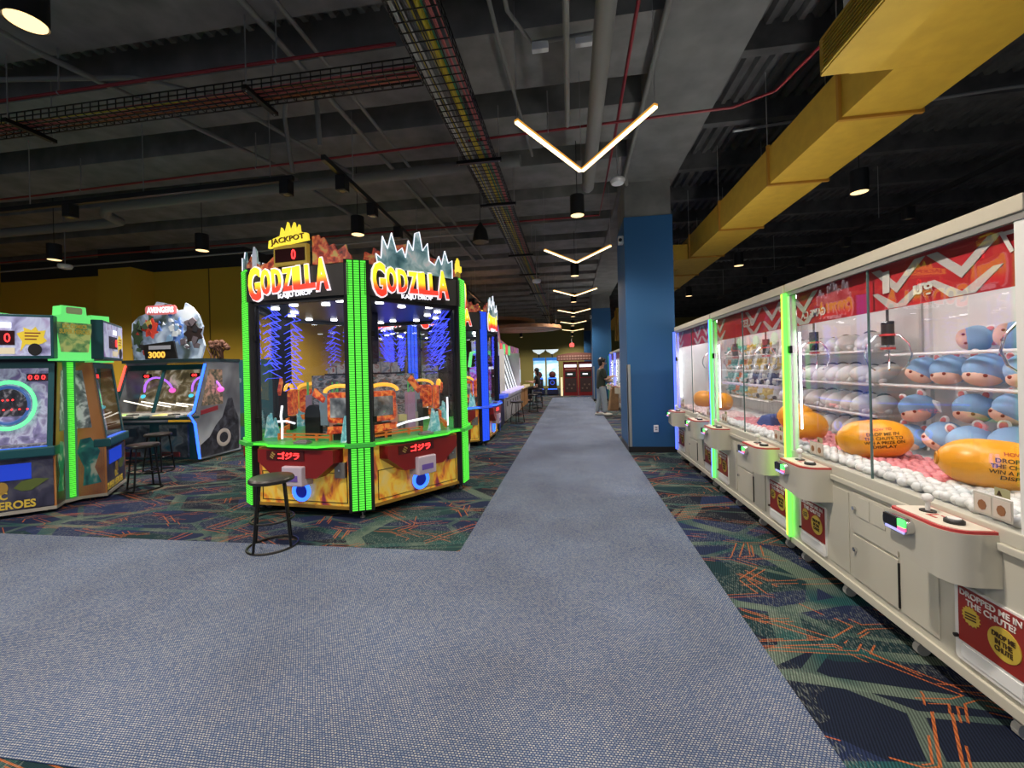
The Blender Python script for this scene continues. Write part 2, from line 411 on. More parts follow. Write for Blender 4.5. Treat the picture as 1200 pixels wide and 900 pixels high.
# ================================================================== CEILING SERVICES
def pipe(name, path, r, m, label, cat='pipe', n=10):
    return tag(MB().tube(path, r, n).build(name, m, smooth=True), label, cat)
def rods(parent, pts, z1, r=.006):
    for (x, y, z) in pts:
        MB().cyl((x, y, z), (x, y, z1), r, 6).build('hanger_rod', GALV, parent)
Ppath = lambda *a: a
def pipet(name, path, r, m, label, hang=None, cat='pipe', ztop=4.85):
    t = thing(name, label, cat, path[0]); o = Vector(path[0])
    MB().tube([Vector(p)-o for p in path], r, 10).build('run', m, t, smooth=True)
    if hang:
        for (x, y, z) in hang:
            MB().cyl(Vector((x, y, z))-o, Vector((x, y, ztop))-o, .007, 6).build('hanger_rod', GALV, t)
            MB().torus(r+.004, .006, 14, 6, TR(Vector((x, y, z))-o) @ RY(PI/2)).build('clamp', GALV, t)
    return t
pipet('sprinkler_pipe', [(-15, 3.42, 4.4), (-1.45, 3.42, 4.4)], .016, RED_PIPE, 'red sprinkler pipe just above the crosswise cable basket', [(-9, 3.42, 4.4), (-5, 3.42, 4.4), (-2.6, 3.42, 4.4)])
pipet('sprinkler_pipe', [(-15, 5.25, 4.37), (-8, 5.2, 4.37), (.95, 4.9, 4.37), (1.85, 4.87, 4.37), (2.2, 4.65, 4.37), (2.35, 3.7, 4.35), (2.4, 1.0, 4.3), (2.4, -3, 4.3)], .015, RED_PIPE, 'long red sprinkler pipe crossing the hall behind the first chevron light', [(-7.2, 5.17, 4.37), (-4.2, 5.07, 4.37), (-.2, 4.94, 4.37)])
pipet('sprinkler_pipe', [(-15, 8.0, 4.38), (.6, 7.88, 4.38), (.62, 5.4, 4.42), (.6, 2, 4.46)], .018, RED_PIPE, 'thin red sprinkler pipe bending toward the camera left of the wide beam', [(-3, 7.9, 4.38)])
pipet('drain_pipe', [(.33, -3, 4.25), (.33, 6.3, 4.25), (.33, 6.46, 4.3), (.33, 6.5, 4.5), (.33, 6.5, 5.2)], .085, GREY_PIPE, 'thick grey pipe along the hall beside the chevron light')
pipet('conduit', [(.03, -3, 4.3), (.03, 4.75, 4.3), (.03, 4.85, 4.4), (.03, 4.85, 4.85)], .028, GREY_PIPE, 'thin grey pipe left of the thick grey pipe')
pipet('drain_pipe', [(-15, 6.62, 4.47), (-8.6, 6.6, 4.47), (-8.3, 6.56, 4.47), (-8.2, 6.25, 4.48), (-7.9, 6.05, 4.5), (-.64, 5.84, 4.5)], .085, GREY_PIPE, 'thick grey pipe crossing the ceiling on the left with an elbow')
pipet('conduit', [(-15, 7.1, 3.85), (-6.6, 7.1, 3.9), (-1.5, 7.1, 3.95)], .016, GALV, 'thin pale conduit crossing behind the left pendant lamps')
pipet('conduit', [(-5.1, -2, 4.7), (-5.05, 3.2, 4.7), (-4.4, 5.6, 4.72), (-4.3, 8.5, 4.72)], .03, GREY_PIPE, 'grey conduit sloping across the beams at upper left')
pipet('conduit', [(-2.75, -2, 4.78), (-2.75, 3.2, 4.78), (-2.75, 12, 4.78)], .03, GREY_PIPE, 'grey conduit along the hall above the track lights')
pipet('conduit', [(-2.45, -2, 4.76), (-2.45, 12, 4.76)], .022, GREY_PIPE, 'thinner grey conduit beside its twin above the track lights')
pipet('conduit', [(-.75, -2, 4.75), (-.62, 4.0, 4.75), (-.5, 6.2, 4.75)], .02, GREY_PIPE, 'straight grey conduit right of the cable basket')
pipet('conduit', [(-.55, -2, 4.7), (-.48, 3.6, 4.7), (-.3, 4.0, 4.7), (.3, 3.98, 4.7)], .02, GREY_PIPE, 'grey conduit bending toward the white junction boxes')
pipet('conduit', [(-7.4, 2.9, 4.72), (-6.1, 3.5, 4.72), (-4.5, 3.75, 4.72), (-3.9, 4.2, 4.72), (-3.3, 6.5, 4.72)], .025, GREY_PIPE, 'curved grey conduit below the second beam on the left')
pipet('conduit', [(-2.8, 4.1, 4.7), (-2.72, 4.1, 4.7), (-2.66, 4.1, 4.6), (-2.66, 4.15, 4.02)], .025, GREY_PIPE, 'conduit dropping to the near end of the long track')
pipet('conduit', [(-2.75, 4.25, 4.72), (-3.2, 4.35, 4.72), (-3.3, 4.45, 4.6), (-3.3, 4.58, 3.98)], .025, GREY_PIPE, 'conduit dropping to the right end of the crosswise track')
pipet('conduit', [(1.05, 7.4, 4.7), (.98, 7.1, 4.72), (.93, 3, 4.75), (.9, -2, 4.75)], .03, GREY_PIPE, 'dark conduit bundle along the left edge of the wide beam')
pipet('conduit', [(2.2, 5.8, 4.6), (5, 5.5, 4.62), (9, 5.3, 4.62)], .018, GALV, 'pale conduit behind the yellow duct')
for i, x in enumerate((-.22, .2)):
    tag(MB().box(x-.08, x+.08, 3.98, 4.04, 4.62, 4.7).build('junction_box', WHITE, bevel=.006), ('left' if i == 0 else 'right')+' one of two small white boxes above the first chevron light', 'box')
for i, (x, y, z, lab) in enumerate(((.76, 6.3, 4.3, 'white smoke detector left of the wide beam near the nearest pillar'), (-9.6, 6.6, 3.72, 'small white dome detector over the leftmost machines'), (-.76, 9.8, 3.62, 'white dome detector below the cable basket'))):
    t = thing('smoke_detector', lab, 'detector', (x, y, z))
    MB().lathe([(.03, -.06), (.09, -.045), (.11, 0), (.1, .03)], 18).build('housing', WHITE, t, smooth=True)
    MB().cyl((0, 0, .03), (0, 0, 5.3-z), .008, 6).build('stem', GALV, t)

# cable baskets
CABLE = {'yellow': (.55, .42, .03), 'pink': (.5, .12, .12), 'white': (.5, .5, .47), 'green': (.03, .22, .1), 'black': (.02, .02, .02), 'grey': (.16, .16, .16), 'orange': (.5, .16, .06)}
def basket(L, wd, dp, cables, label, loc, rz, supports):
    t = thing('cable_basket', label, 'cable tray', loc, rz)
    mb = MB(); r = .0045
    for (u, z) in ((-wd/2, dp), (-wd/2, dp*.5), (-wd/2, 0), (-wd/4, 0), (0, 0), (wd/4, 0), (wd/2, 0), (wd/2, dp*.5), (wd/2, dp)):
        mb.bar((u, 0, z), (u, L, z), r*2)
    n = int(L/.1)
    for i in range(n+1):
        y = i*.1
        mb.bar((-wd/2, y, 0), (wd/2, y, 0), r*1.6); mb.bar((-wd/2, y, 0), (-wd/2, y, dp), r*1.6); mb.bar((wd/2, y, 0), (wd/2, y, dp), r*1.6)
    o = mb.build('wire_mesh', BLACKM, t)
    for (c, cnt, lo, hi, rad) in cables:
        for i in range(cnt):
            u = lo+(hi-lo)*(i+.5)/cnt; ph = rnd.random()*6; z = .012+rad+rnd.random()*.025
            path = [(max(-wd/2+.02, min(wd/2-.02, u+.018*math.sin(ph+s*.9))), s, z+.008*math.sin(ph*2+s*1.7)) for s in [L*q/36 for q in range(37)]]
            MB().tube(path, rad, 6).build('cable', mat('cable_'+c, CABLE[c], .5), t, smooth=True)
    for y in supports:
        MB().box(-wd/2-.1, wd/2+.1, y-.025, y+.025, -.05, -.012).build('strut', BLACKM, t)
        for sx in (-1, 1): MB().cyl((sx*(wd/2+.07), y, -.06), (sx*(wd/2+.07), y, 4.85-loc[2]), .006, 6).build('hanger_rod', GALV, t)
    return t
basket(26, .38, .1, [('yellow', 4, -.02, .06, .014), ('white', 4, -.17, -.07, .009), ('grey', 3, -.1, -.02, .008), ('green', 2, .06, .1, .008), ('pink', 3, .1, .17, .010), ('yellow', 2, -.14, -.08, .008)], 'black wire basket of yellow cables running down the hall', (-1.09, -1.5, 4.2), 0, [1.2, 3.6, 6.6, 8.0, 11, 13, 16, 19, 22])
basket(13.5, .22, .1, [('pink', 5, -.08, .06, .012), ('orange', 2, .02, .08, .009), ('yellow', 1, -.09, -.07, .008)], 'black wire basket of pink cables crossing the left ceiling', (-1.3, 3.58, 4.2), PI/2, [1.6, 4.3, 7.0, 9.7])

# chevron lights
CH_E = mat('chevron_led', (1, .75, .4), .5, emit=CHEV_E, ecol=(1, .78, .45))
CH_S = mat('chevron_side', (.5, .25, .05), .5, emit=.6, ecol=(1, .45, .06))  # orange halo around the diffuser put into the housing as its own glow
for i in range(6):
    yv = 4.63+4.0*i
    t = thing('chevron_light', ['nearest and largest', 'second', 'third', 'fourth', 'fifth', 'farthest'][i]+' glowing V shaped hanging light over the walkway', 'light', (.17, yv, 3.7), 0, 'chevron lights over the walkway')
    for sx in (-1, 1):
        a = Vector((sx*.012, 0, 0)); b = Vector((sx*.595, -1.03, 0))
        d = (b-a).normalized(); nrm = Vector((-d.y, d.x, 0))*.02
        mb = MB(); 
        v = [p+q+Vector((0, 0, zz)) for zz in (0.012, .032) for p, q in ((a, nrm), (b, nrm), (b, -nrm), (a, -nrm))]
        mb.add(v, [(0, 1, 2, 3), (4, 7, 6, 5), (0, 4, 5, 1), (1, 5, 6, 2), (2, 6, 7, 3), (3, 7, 4, 0)])
        mb.build('housing', CH_S, t)
        nrm = nrm*.85; v = [p+q+Vector((0, 0, zz)) for zz in (-.004, .012) for p, q in ((a, nrm), (b, nrm), (b, -nrm), (a, -nrm))]
        MB().add(v, [(0, 1, 2, 3), (4, 7, 6, 5), (0, 4, 5, 1), (1, 5, 6, 2), (2, 6, 7, 3), (3, 7, 4, 0)]).build('diffuser', CH_E, t)
        MB().cyl(b+Vector((0, .05, .05)), b+Vector((0, .05, 1.12)), .003, 5).build('wire', GALV, t)
    MB().cyl((0, 0, .05), (0, 0, 1.12), .003, 5).build('wire', GALV, t)

# pendants; those labelled added only bring light to dim walls and far hall
def pendant(x, y, label, z=3.75, lit=True, bell=False):
    t = thing('pendant_lamp', label, 'lamp', (x, y, z), 0, 'black cylinder pendants')
    if bell: MB().lathe([(.14, 0), (.14, .06), (.11, .2), (.04, .3), (.02, .34)], 20).build('shade', BLACK, t, smooth=True)
    else:
        MB().lathe([(.095, .012), (.102, 0), (.104, 0), (.104, .29), (.03, .30)], 22).build('shade', BLACK, t, smooth=True)
        if lit: MB().cyl((0, 0, .004), (0, 0, .011), .094, 22).build('lens', WARM, t)
    MB().cyl((0, 0, .3), (0, 0, 5.3-z), .005, 6).build('cable', BLACK, t)
    if lit and not bell:
        L = bpy.data.lights.new('pendant_spot', 'SPOT'); L.energy = PENDANT_W; L.color = (1, .88, .76); L.spot_size = R(155); L.spot_blend = .8; L.shadow_soft_size = .09
        lo = bpy.data.objects.new('pendant_spot', L); COL.objects.link(lo); lo.parent = t; lo.location = (0, 0, -.02)
for (x, y, lab) in ((-3.3, 2.1, 'large black cylinder pendant at the top left corner'), (-9.4, 6.3, 'black cylinder pendant over the leftmost machines'), (-6.4, 6.4, 'black cylinder pendant left of the yellow letters'),
        (-3.35, 6.2, 'black cylinder pendant behind the big green lit machine'), (.15, 6.1, 'black cylinder pendant under the first chevron light'), (.15, 10.1, 'black cylinder pendant between second and third chevron lights'),
        (.15, 14.1, 'black cylinder pendant between third and fourth chevron lights'), (.15, 18.1, 'small far pendant behind the fourth chevron light'), (3.85, 6.05, 'black cylinder pendant right of the yellow duct'),
        (3.85, 10.0, 'black cylinder pendant above the row of claw machines far away'), (3.85, 14, 'farther pendant behind the yellow duct end'), (-6.4, 2.1, 'pendant outside the left edge of the picture'), (.15, 2.1, 'pendant above the walkway over the camera'),
        (-12.4, 6.3, 'added unseen pendant outside the left edge lighting the yellow column'), (-3.3, -1.9, 'pendant behind the camera on the left'), (.15, -1.9, 'pendant behind the camera on the walkway'), (3.85, -1.9, 'pendant behind the camera on the right'), (-6.4, -1.9, 'pendant far behind the camera'), (-3.4, 14.1, 'far pendant over the left game row'), (.15, 22.1, 'far pendant at the walkway end'), (-3.4, 18.1, 'added far pendant left of the walkway behind the canopies'), (-3.4, 21.5, 'added far pendant above the flight games'), (.15, 26.2, 'pendant behind the red cabinets'), (.15, 29.4, 'farthest pendant before the olive wall'), (-3.4, 28.6, 'added farthest pendant on the left lighting the olive wall'), (3.85, 18, 'added far pendant on the right of the pillars'), (-3.4, 10.2, 'pendant behind the blue lit six sided game'), (-6.4, 10.4, 'pendant near the yellow corner')):
    pendant(x, y, lab)
pendant(-1.5, 7.0, 'dark bell shaped pendant right of the big machine', z=3.75, lit=False, bell=True)

# track lights
def track(p0, p1, heads, label, right=False):
    p0 = Vector(p0); p1 = Vector(p1); d = p1-p0
    t = thing('track_light', label, 'track light', p0)
    MB().bar((0, 0, 0), d, .05, .06).build('rail', BLACK, t)
    for f in heads:
        q = d*f; h = thing_part = MB().box(q.x-.06, q.x+.06, q.y-.06, q.y+.06, q.z-.2, q.z-.02).build('head', BLACK, t, bevel=.008)
        MB().cyl((q.x, q.y, q.z-.204), (q.x, q.y, q.z-.198), .035, 10).build('lens', mat('off_lens', (.3, .25, .15), .2), h)
    for f in (.05, .35, .65, .95):
        q = d*f; MB().cyl(q, q+Vector((0, 0, 4.85-p0.z-q.z)), .006, 6).build('hanger_rod', GALV, t)
track((-9.5, 4.7, 3.92), (-3.3, 4.58, 3.92), (.46, .985), 'black track light rail crossing the left ceiling')
track((-2.66, 4.2, 3.92), (-3.25, 18, 3.92), (.03, .09, .16, .25, .4), 'black track light rail running away above the green machine')
track((5.25, 3.5, 3.92), (5.4, 16, 3.92), (.15, .3, .42, .55, .7), 'black track light rail over the claw machines on the right')

# yellow duct
t = thing('air_duct', 'yellow rectangular air duct over the claw machines', 'duct', (2.34, 0, 3.6))
d = MB().box(0, .6, 3.3, 13.5, 0, .42).build('duct_body', DUCT_Y, t)
for y in (3.88, 5.15, 6.74, 8.35, 9.95, 11.55):
    f = MB(); f.box(-.025, .0, y-.015, y+.015, -.025, .445); f.box(.6, .625, y-.015, y+.015, -.025, .445); f.box(0, .6, y-.015, y+.015, -.025, 0); f.box(0, .6, y-.015, y+.015, .42, .445)
    f.build('flange', mat('flange_rust', (.42, .2, .02), .6), t)
    for sx in (-.015, .615): MB().cyl((sx, y, .42), (sx, y, 1.3), .005, 6).build('hanger_rod', GALV, t)
MB().box(-.32, .0, 8.5, 9.3, .0, .3).build('side_outlet', DUCT_Y, t)
MB().box(-.05, .65, 13.5, 24, .0, .5).build('far_body', DUCT_Y, t)
MB().box(-.1, .7, 20.0, 21.2, -.8, .7).build('riser', DUCT_Y, t)
MB().box(-.14, .74, 20.2, 20.26, -.84, .74).build('flange', mat('flange_rust', (.42, .2, .02), .6), t)
MB().box(-.29, .60, -3, 3.3, .001, .42).build('near_body', DUCT_Y, t)
mb = MB(); mb.add([(.62, 3.05, z) for z in (0, .42)]+[(.62, 1.2, z) for z in (0, .42)]+[(2.6, 2.35, z) for z in (0, .42)]+[(2.6, 1.5, z) for z in (0, .42)]+[(.95, 2.6, z) for z in (0, .42)],
    [(0, 8, 9, 1), (8, 4, 5, 9), (4, 6, 7, 5), (6, 2, 3, 7), (2, 0, 1, 3), (0, 2, 6, 4, 8), (1, 9, 5, 7, 3)])
mb.build('branch', DUCT_Y, t)
p = MB().box(-.62, -.29, -2.5, 3.05, -.15, .09).build('plenum', DUCT_Y, t)
MB().box(-.56, -.29, -2.5, 2.9, .09, .6).build('plenum_top', WHITE, t)
for gy in (2.6, 1.72, .84):
    g = MB(); g.box(-.632, -.62, gy-.42, gy+.42, -.14, -.12); g.box(-.632, -.62, gy-.42, gy+.42, .06, .08); g.box(-.632, -.62, gy-.42, gy-.395, -.12, .06); g.box(-.632, -.62, gy+.395, gy+.42, -.12, .06)
    g = g.build('grille_frame', DUCT_Y, t)
    MB().box(-.624, -.6205, gy-.395, gy+.395, -.12, .06).build('grille_back', mat('grille_dark', (.08, .04, .01), .9), g)
    for q in range(7):
        z = -.112+.025*q
        MB().box(-.634, -.624, gy-.395, gy+.395, z, z+.009, ).build('slat', DUCT_Y, g)

# ================================================================== STOOLS
def make_stool():
    t = thing('bar_stool', 'x', 'stool', group='black bar stools')
    MB().lathe([(.165, .575), (.18, .585), (.182, .605), (.17, .62), (.14, .624)], 24).build('seat', mat('stool_seat', (.025, .022, .02), .35), t, smooth=True)
    for a in range(4):
        c, s = math.cos(PI/4+a*PI/2), math.sin(PI/4+a*PI/2)
        MB().cyl((.135*c, .135*s, .58), (.2*c, .2*s, .012), .011, 8).build('leg', BLACKM, t, smooth=True)
    MB().torus(.17, .009, 28, 6, TR((0, 0, .25))).build('foot_ring', BLACKM, t, smooth=True)
    MB().torus(.2, .011, 28, 6, TR((0, 0, .011))).build('base_ring', BLACKM, t, smooth=True)
    return t
stool0 = make_stool()
def stool(x, y, label, first=False):
    t = stool0 if first else dup(stool0)
    t.location = (x, y, .004 if -.96 < x < .98 else 0); t.rotation_euler.z = rnd.random()*1.5; t['label'] = label
    return t
stool(-2.66, 3.30, 'nearest bar stool standing before the big green lit machine', True)
stool(-5.86, 4.86, 'bar stool in front of its neighbour at the left machines')
stool(-6.70, 5.80, 'bar stool behind its neighbour by the motorcycle machine')
stool(-1.52, 11.4, 'bar stool at the white lane game along the left row')
stool(-1.34, 14.4, 'nearer of the two stools close together far down the hall')
stool(-1.3, 15.7, 'farther of the two stools close together far down the hall')

# ================================================================== HEXAGONAL CAROUSEL
FLAME = art('flame_art', [(.28, (.10, .02, .12)), (.38, (.35, .05, .06)), (.45, (.75, .24, .03)), (.53, (.85, .55, .06)), (.68, (.75, .58, .2))], 5.0, 0.18, 5, .9, (1, 1, .6))
LETTER = grad_mat('letter_gradient', [(.0, (.9, .04, .02)), (.14, (.95, .15, .02)), (.36, (1, .55, .02)), (.5, (1, .8, .03)), (1, (1, .85, .03))], 1.05)
LETTER_EDGE = mat('letter_edge', (.8, .7, .7), .4, emit=.9, ecol=(.9, .8, .85))
WHITE_LIT = mat('white_lit', (.8, .8, .8), .4, emit=1.2, ecol=(.9, .9, 1))
YEL_LIT = mat('yellow_lit', (.8, .65, .05), .4, emit=.9, ecol=(1, .8, .06))
RED_ART = art('red_city_art', [(.3, (.08, .02, .02)), (.45, (.4, .05, .03)), (.55, (.6, .14, .06)), (.65, (.5, .35, .1))], 14, .35, 2, .3)
TEAL_ART = art('steel_crystal_art', [(.3, (.05, .16, .19)), (.48, (.22, .42, .46)), (.6, (.5, .68, .7)), (.7, (.85, .9, .9))], 6, .28, 3, .6)
CYAN_ART = art('cyan_crystal', [(.3, (.08, .32, .38)), (.5, (.2, .55, .6)), (.65, (.7, .85, .85))], 14, .35, 3, .4)
ORANGE_LIT = art('orange_lit', [(.35, (.28, .02, .01)), (.5, (.6, .08, .02)), (.62, (.75, .25, .05))], 16, .55, 2, .3)
YO_LIT = mat('amber_lit', (.7, .4, .04), .4, emit=1.0, ecol=(1, .5, .05))
SCREEN = art('grey_screen', [(.35, (.03, .035, .04)), (.55, (.14, .15, .16)), (.7, (.4, .42, .42))], 7, .5, 2, .2)
BLUE_LINE = mat('blue_line', (.05, .07, .6), .4, emit=1.4, ecol=(.06, .09, 1))
GREEN_DECK = mat('green_deck', (.03, .3, .06), .3, emit=.12, ecol=(.1, .9, .2), noise=.5, nscale=12)
DARK_IN = mat('dark_inside', (.02, .022, .03), .4)
LILAC = mat('lilac_plastic', (.55, .48, .58), .35)

AP = 1.24; HS = AP/math.cos(PI/6)   # apothem, circumradius
def carousel(loc, rz, label, led, glow, soft):
    t = thing('arcade_carousel', label, 'arcade game', loc, rz)
    c = {}
    def P(name, mb, m, a, smooth=False, bevel=0, parent=None, key=None):
        """part in the frame of one side; the mesh is shared by all sides"""
        k = key or name
        if k not in c: c[k] = mb().mesh(name, m, smooth)
        return link(name, c[k], parent or t, RZ(a), bevel)
    hexp = lambda r: [(r*math.cos(R(60*i)), r*math.sin(R(60*i))) for i in range(6)]
    def hexprism(r, z0, z1):
        v = [(x, y, z) for z in (z0, z1) for x, y in hexp(r)]
        return MB().add(v, [tuple(range(5, -1, -1)), tuple(range(6, 12))]+[(i, (i+1) % 6, 6+(i+1) % 6, 6+i) for i in range(6)])
    hexprism(HS-.1, .07, .13).build('plinth', BLACK, t, M=RZ(R(0)))
    hexprism(HS-.04, .74, .775).build('play_deck', GREEN_DECK, t)
    hexprism(HS-.05, 2.62, 2.69).build('roof', BLACK, t)
    hexprism(HS-.14, 2.33, 2.35).build('inner_ceiling', mat('inner_ceil', (.05, .055, .065), .3), t)
    hexprism(.2, .775, 2.33).build('centre_column', DARK_IN, t)
    for i in range(6):
        a = i*PI/3
        P('side_panel', lambda: MB().box(-.60, .60, -AP+.02, -AP+.06, .13, .735), FLAME, a)
        tr = lambda: MB().box(-.61, .61, -AP+.0, -AP+.03, .1, .13).box(-.61, -.585, -AP+.005, -AP+.03, .13, .735).box(.585, .61, -AP+.005, -AP+.03, .13, .735)
        P('panel_trim', tr, mat('amber_trim', (.35, .2, .03), .4), a)
        def dr():
            m = MB()
            for (x0, x1, z0, z1) in ((-.52, .54, .16, .166), (-.52, .54, .47, .476), (-.52, -.514, .16, .47), (.534, .54, .16, .6)): m.box(x0, x1, -AP+.014, -AP+.022, z0, z1)
            return m
        P('door_outline', dr, BLACK, a)
        # red console with chamfered lower edge
        def con():
            v = []
            for y, k2 in ((-AP+.03, 1.0), (-AP-.10, .92)):
                v += [(x*k2, y, z) for x, z in ((-.5, .735), (.5, .735), (.5, .60), (.28, .44), (-.28, .44), (-.5, .60))]
            return MB().add(v, [tuple(range(6)), tuple(range(11, 5, -1))]+[(j, 6+j, 6+(j+1) % 6, (j+1) % 6) for j in range(6)])
        con_o = P('console', con, RED_PAINT, a)
        so = link('sign_plate', c.setdefault('sp', MB().box(-.34, .12, -AP-.108, -AP-.10, .625, .72).mesh('sign_plate', mat('sign_dark', (.07, .008, .008), .3))), con_o)
        txt(con_o, '\u30b4\u30b8\u30e9', .26, .075, TR((-.06, -AP-.112, .672)) @ FRONT, RED_LED, bold=.02)
        for q in range(3):
            link('stripe', c.setdefault('st', MB().box(-.022, .022, -AP-.112, -AP-.108, -.006, .006).mesh('stripe', mat('gold_stripe', (.4, .28, .08), .4))), con_o, TR((0, 0, 0)) @ TR((-.275+q*.012, 0, .672+.0+(q-1)*.02)) @ RY(R(35)))
        # ticket chute
        def slot():
            return MB().add([(x, y, z) for y, s2 in ((-AP+.0, 1.0), (-AP-.15, .8)) for x, z in ((-.15*s2, .36), (.15*s2, .36), (.15*s2, .565), (-.15*s2, .565))],
                [(0, 1, 2, 3), (7, 6, 5, 4), (0, 4, 5, 1), (1, 5, 6, 2), (2, 6, 7, 3), (3, 7, 4, 0)])
        s_o = P('ticket_chute', slot, LILAC, a, bevel=.012)
        link('slot_opening', c.setdefault('so', MB().box(-.075, .075, -AP-.156, -AP-.15, .415, .475).mesh('slot_opening', mat('slot_purple', (.10, .05, .22), .4, emit=.12, ecol=(.3, .2, .8)))), s_o)
        MRING = TR((0, -AP-.01, .275)) @ RX(PI/2)
        rg = P('light_ring', lambda: MB().torus(.092, .02, 30, 8, MRING), BLUE_GLOW, a, smooth=True)
        link('speaker', c.setdefault('spk', MB().cyl((0, -AP+.02, .275), (0, -AP-.008, .275), .085, 24).mesh('speaker', BLUE_DEEP)), rg)
        lb = P('lock_box', lambda: MB().box(.41, .53, -AP-.012, -AP+.02, .43, .59), mat('lock_grey', (.22, .22, .21), .4, .3), a)
        link('lock', c.setdefault('lk', MB().cyl((.47, -AP-.02, .51), (.47, -AP-.01, .51), .012, 10).mesh('lock', CHROME)), lb)
        # ledge
        def ledge():
            pts = [(-.66, -AP+.05), (-.66, -AP-.03), (-.4, -AP-.05), (-.3, -AP-.12), (.3, -AP-.14), (.42, -AP-.05), (.66, -AP-.03), (.66, -AP+.05)]
            v = [(x, y, z) for z in (.758, .79) for x, y in pts]; n = len(pts)
            return MB().add(v, [tuple(range(n)), tuple(range(2*n-1, n-1, -1))]+[(j, n+j, n+(j+1) % n, (j+1) % n) for j in range(n)])
        l_o = P('ledge', ledge, soft, a)
        def edge():
            pts = [(-.66, -AP-.033), (-.4, -AP-.053), (-.3, -AP-.123), (.3, -AP-.143), (.42, -AP-.053), (.66, -AP-.033)]
            m = MB()
            for p, q in zip(pts, pts[1:]): m.bar((p[0], p[1], .774), (q[0], q[1], .774), .012, .02)
            return m
        P('ledge_light', edge, glow, a, parent=None)
        MBx = P('card_reader', lambda: MB().box(-.02, .14, -AP-.09, -AP-.0, .79, .815).box(0, .12, -AP-.06, -AP-.01, .815, .825), mat('reader_grey', (.25, .25, .26), .3, .3), a, bevel=.004)
        # window frame and glass
        P('window_frame', lambda: MB().box(-.62, -.555, -AP-.0, -AP+.05, .79, 2.34).box(.555, .62, -AP-.0, -AP+.05, .79, 2.34).box(-.555, .555, -AP, -AP+.05, 2.29, 2.34), BLACK, a)
        P('glass_pane', lambda: MB().box(-.555, .555, -AP+.02, -AP+.026, .79, 2.29), GLASS, a)
        P('hinge', lambda: MB().box(-.57, -.53, -AP-.012, -AP+.01, 1.0, 1.06).box(-.57, -.53, -AP-.012, -AP+.01, 1.9, 1.96), BLACKM, a)
        # header
        hd = P('header', lambda: MB().box(-.64, .64, -AP-.03, -AP+.05, 2.33, 2.66), BLACK, a)
        M = TR((-.06, -AP-.05, 2.525)) @ RY(R(-4)) @ FRONT
        ltr = [('G', -.43, .0, .36), ('O', -.285, .015, .27), ('D', -.145, .02, .25), ('Z', -.01, .02, .24), ('I', .085, .025, .24), ('L', .165, .03, .25), ('L', .27, .035, .25), ('A', .41, .05, .33)]
        for ch, u, dz, hh in ltr:
            wd = .05 if ch == 'I' else (.15 if ch in 'GA' else .115)
            txt(hd, ch, wd+.028, hh+.03, TR((-.06+u, -AP-.045, 2.51+dz)) @ RY(R(-3)) @ FRONT, LETTER_EDGE, .008, .05)
            txt(hd, ch, wd, hh, TR((-.06+u, -AP-.058, 2.51+dz)) @ RY(R(-3)) @ FRONT, LETTER, .008, .03)
        txt(hd, 'KAIJU DROP', .42, .06, TR((.0, -AP-.034, 2.368)) @ RY(R(-3)) @ FRONT, WHITE_LIT, .004, .02)
        # jagged blue decals hanging in the window
        def zig():
            m = MB(); rr = random.Random(5)
            for u0, sgn, zb in ((-.42, 1, 1.55), (-.12, 1, 1.5), (-.40, .6, 1.6), (-.14, .7, 1.45), (-.37, .8, 1.7)):
                z = 2.27; p = Vector((u0, -AP+.035, z))
                while z > zb:
                    for w2 in (.10+rr.random()*.08,):
                        q = Vector((u0+sgn*w2, -AP+.035, z-.06-rr.random()*.05)); m.bar(p, q, .008, .004)
                        z -= .07+rr.random()*.03; p2 = Vector((u0+rr.uniform(-.03, .03), -AP+.035, z)); m.bar(q, p2, .008, .004)
                        q2 = Vector((u0-.05-rr.random()*.03, -AP+.035, z-.03)); m.bar(p2, q2, .006, .004); p = p2
            return m
        def zig2():
            m = MB(); rr = random.Random(11)
            for u0, zb in ((.32, 1.75), (.42, 1.6), (.5, 1.85), (.35, 1.8), (.45, 1.65), (.39, 1.7), (.48, 1.9)):
                z = 2.27; p = Vector((u0, -AP+.035, z))
                while z > zb:
                    q = Vector((u0-.09-rr.random()*.07, -AP+.035, z-.09-rr.random()*.05)); m.bar(p, q, .008, .004)
                    z -= .07+rr.random()*.03; p2 = Vector((u0+rr.uniform(-.03, .03), -AP+.035, z)); m.bar(q, p2, .008, .004); p = p2
            return m
        P('jagged_decal', zig if i % 2 == 0 else zig2, BLUE_LINE, a, key='zig%d' % (i % 2))
        # inside: monitor kiosk
        ku = .33 if i % 2 == 0 else -.33; ky = -1.0
        ko = P('monitor_kiosk', lambda: MB().prism(rrect(.36, .34, .05, cx=ku, cz=1.14), ky, ky+.06), ORANGE_LIT, a, key='kiosk%d' % (i % 2))
        c.setdefault('scr%d' % (i % 2), MB().box(ku-.135, ku+.135, ky-.012, ky, 1.03, 1.25).mesh('screen', SCREEN)); link('screen', c['scr%d' % (i % 2)], ko)
        c.setdefault('arch%d' % (i % 2), MB().tube([(ku+.19*math.cos(PI*q/10), ky-.02, 1.31+.075*math.sin(PI*q/10)) for q in range(11)], .022, 8).mesh('arch', YO_LIT, True)); link('arch', c['arch%d' % (i % 2)], ko)
        c.setdefault('rb%d' % (i % 2), MB().prism([(ku-.17, .85), (ku+.16, .87), (ku+.17, .94), (ku-.16, .93)], ky-.03, ky).mesh('ribbon', ORANGE_LIT)); link('ribbon', c['rb%d' % (i % 2)], ko)
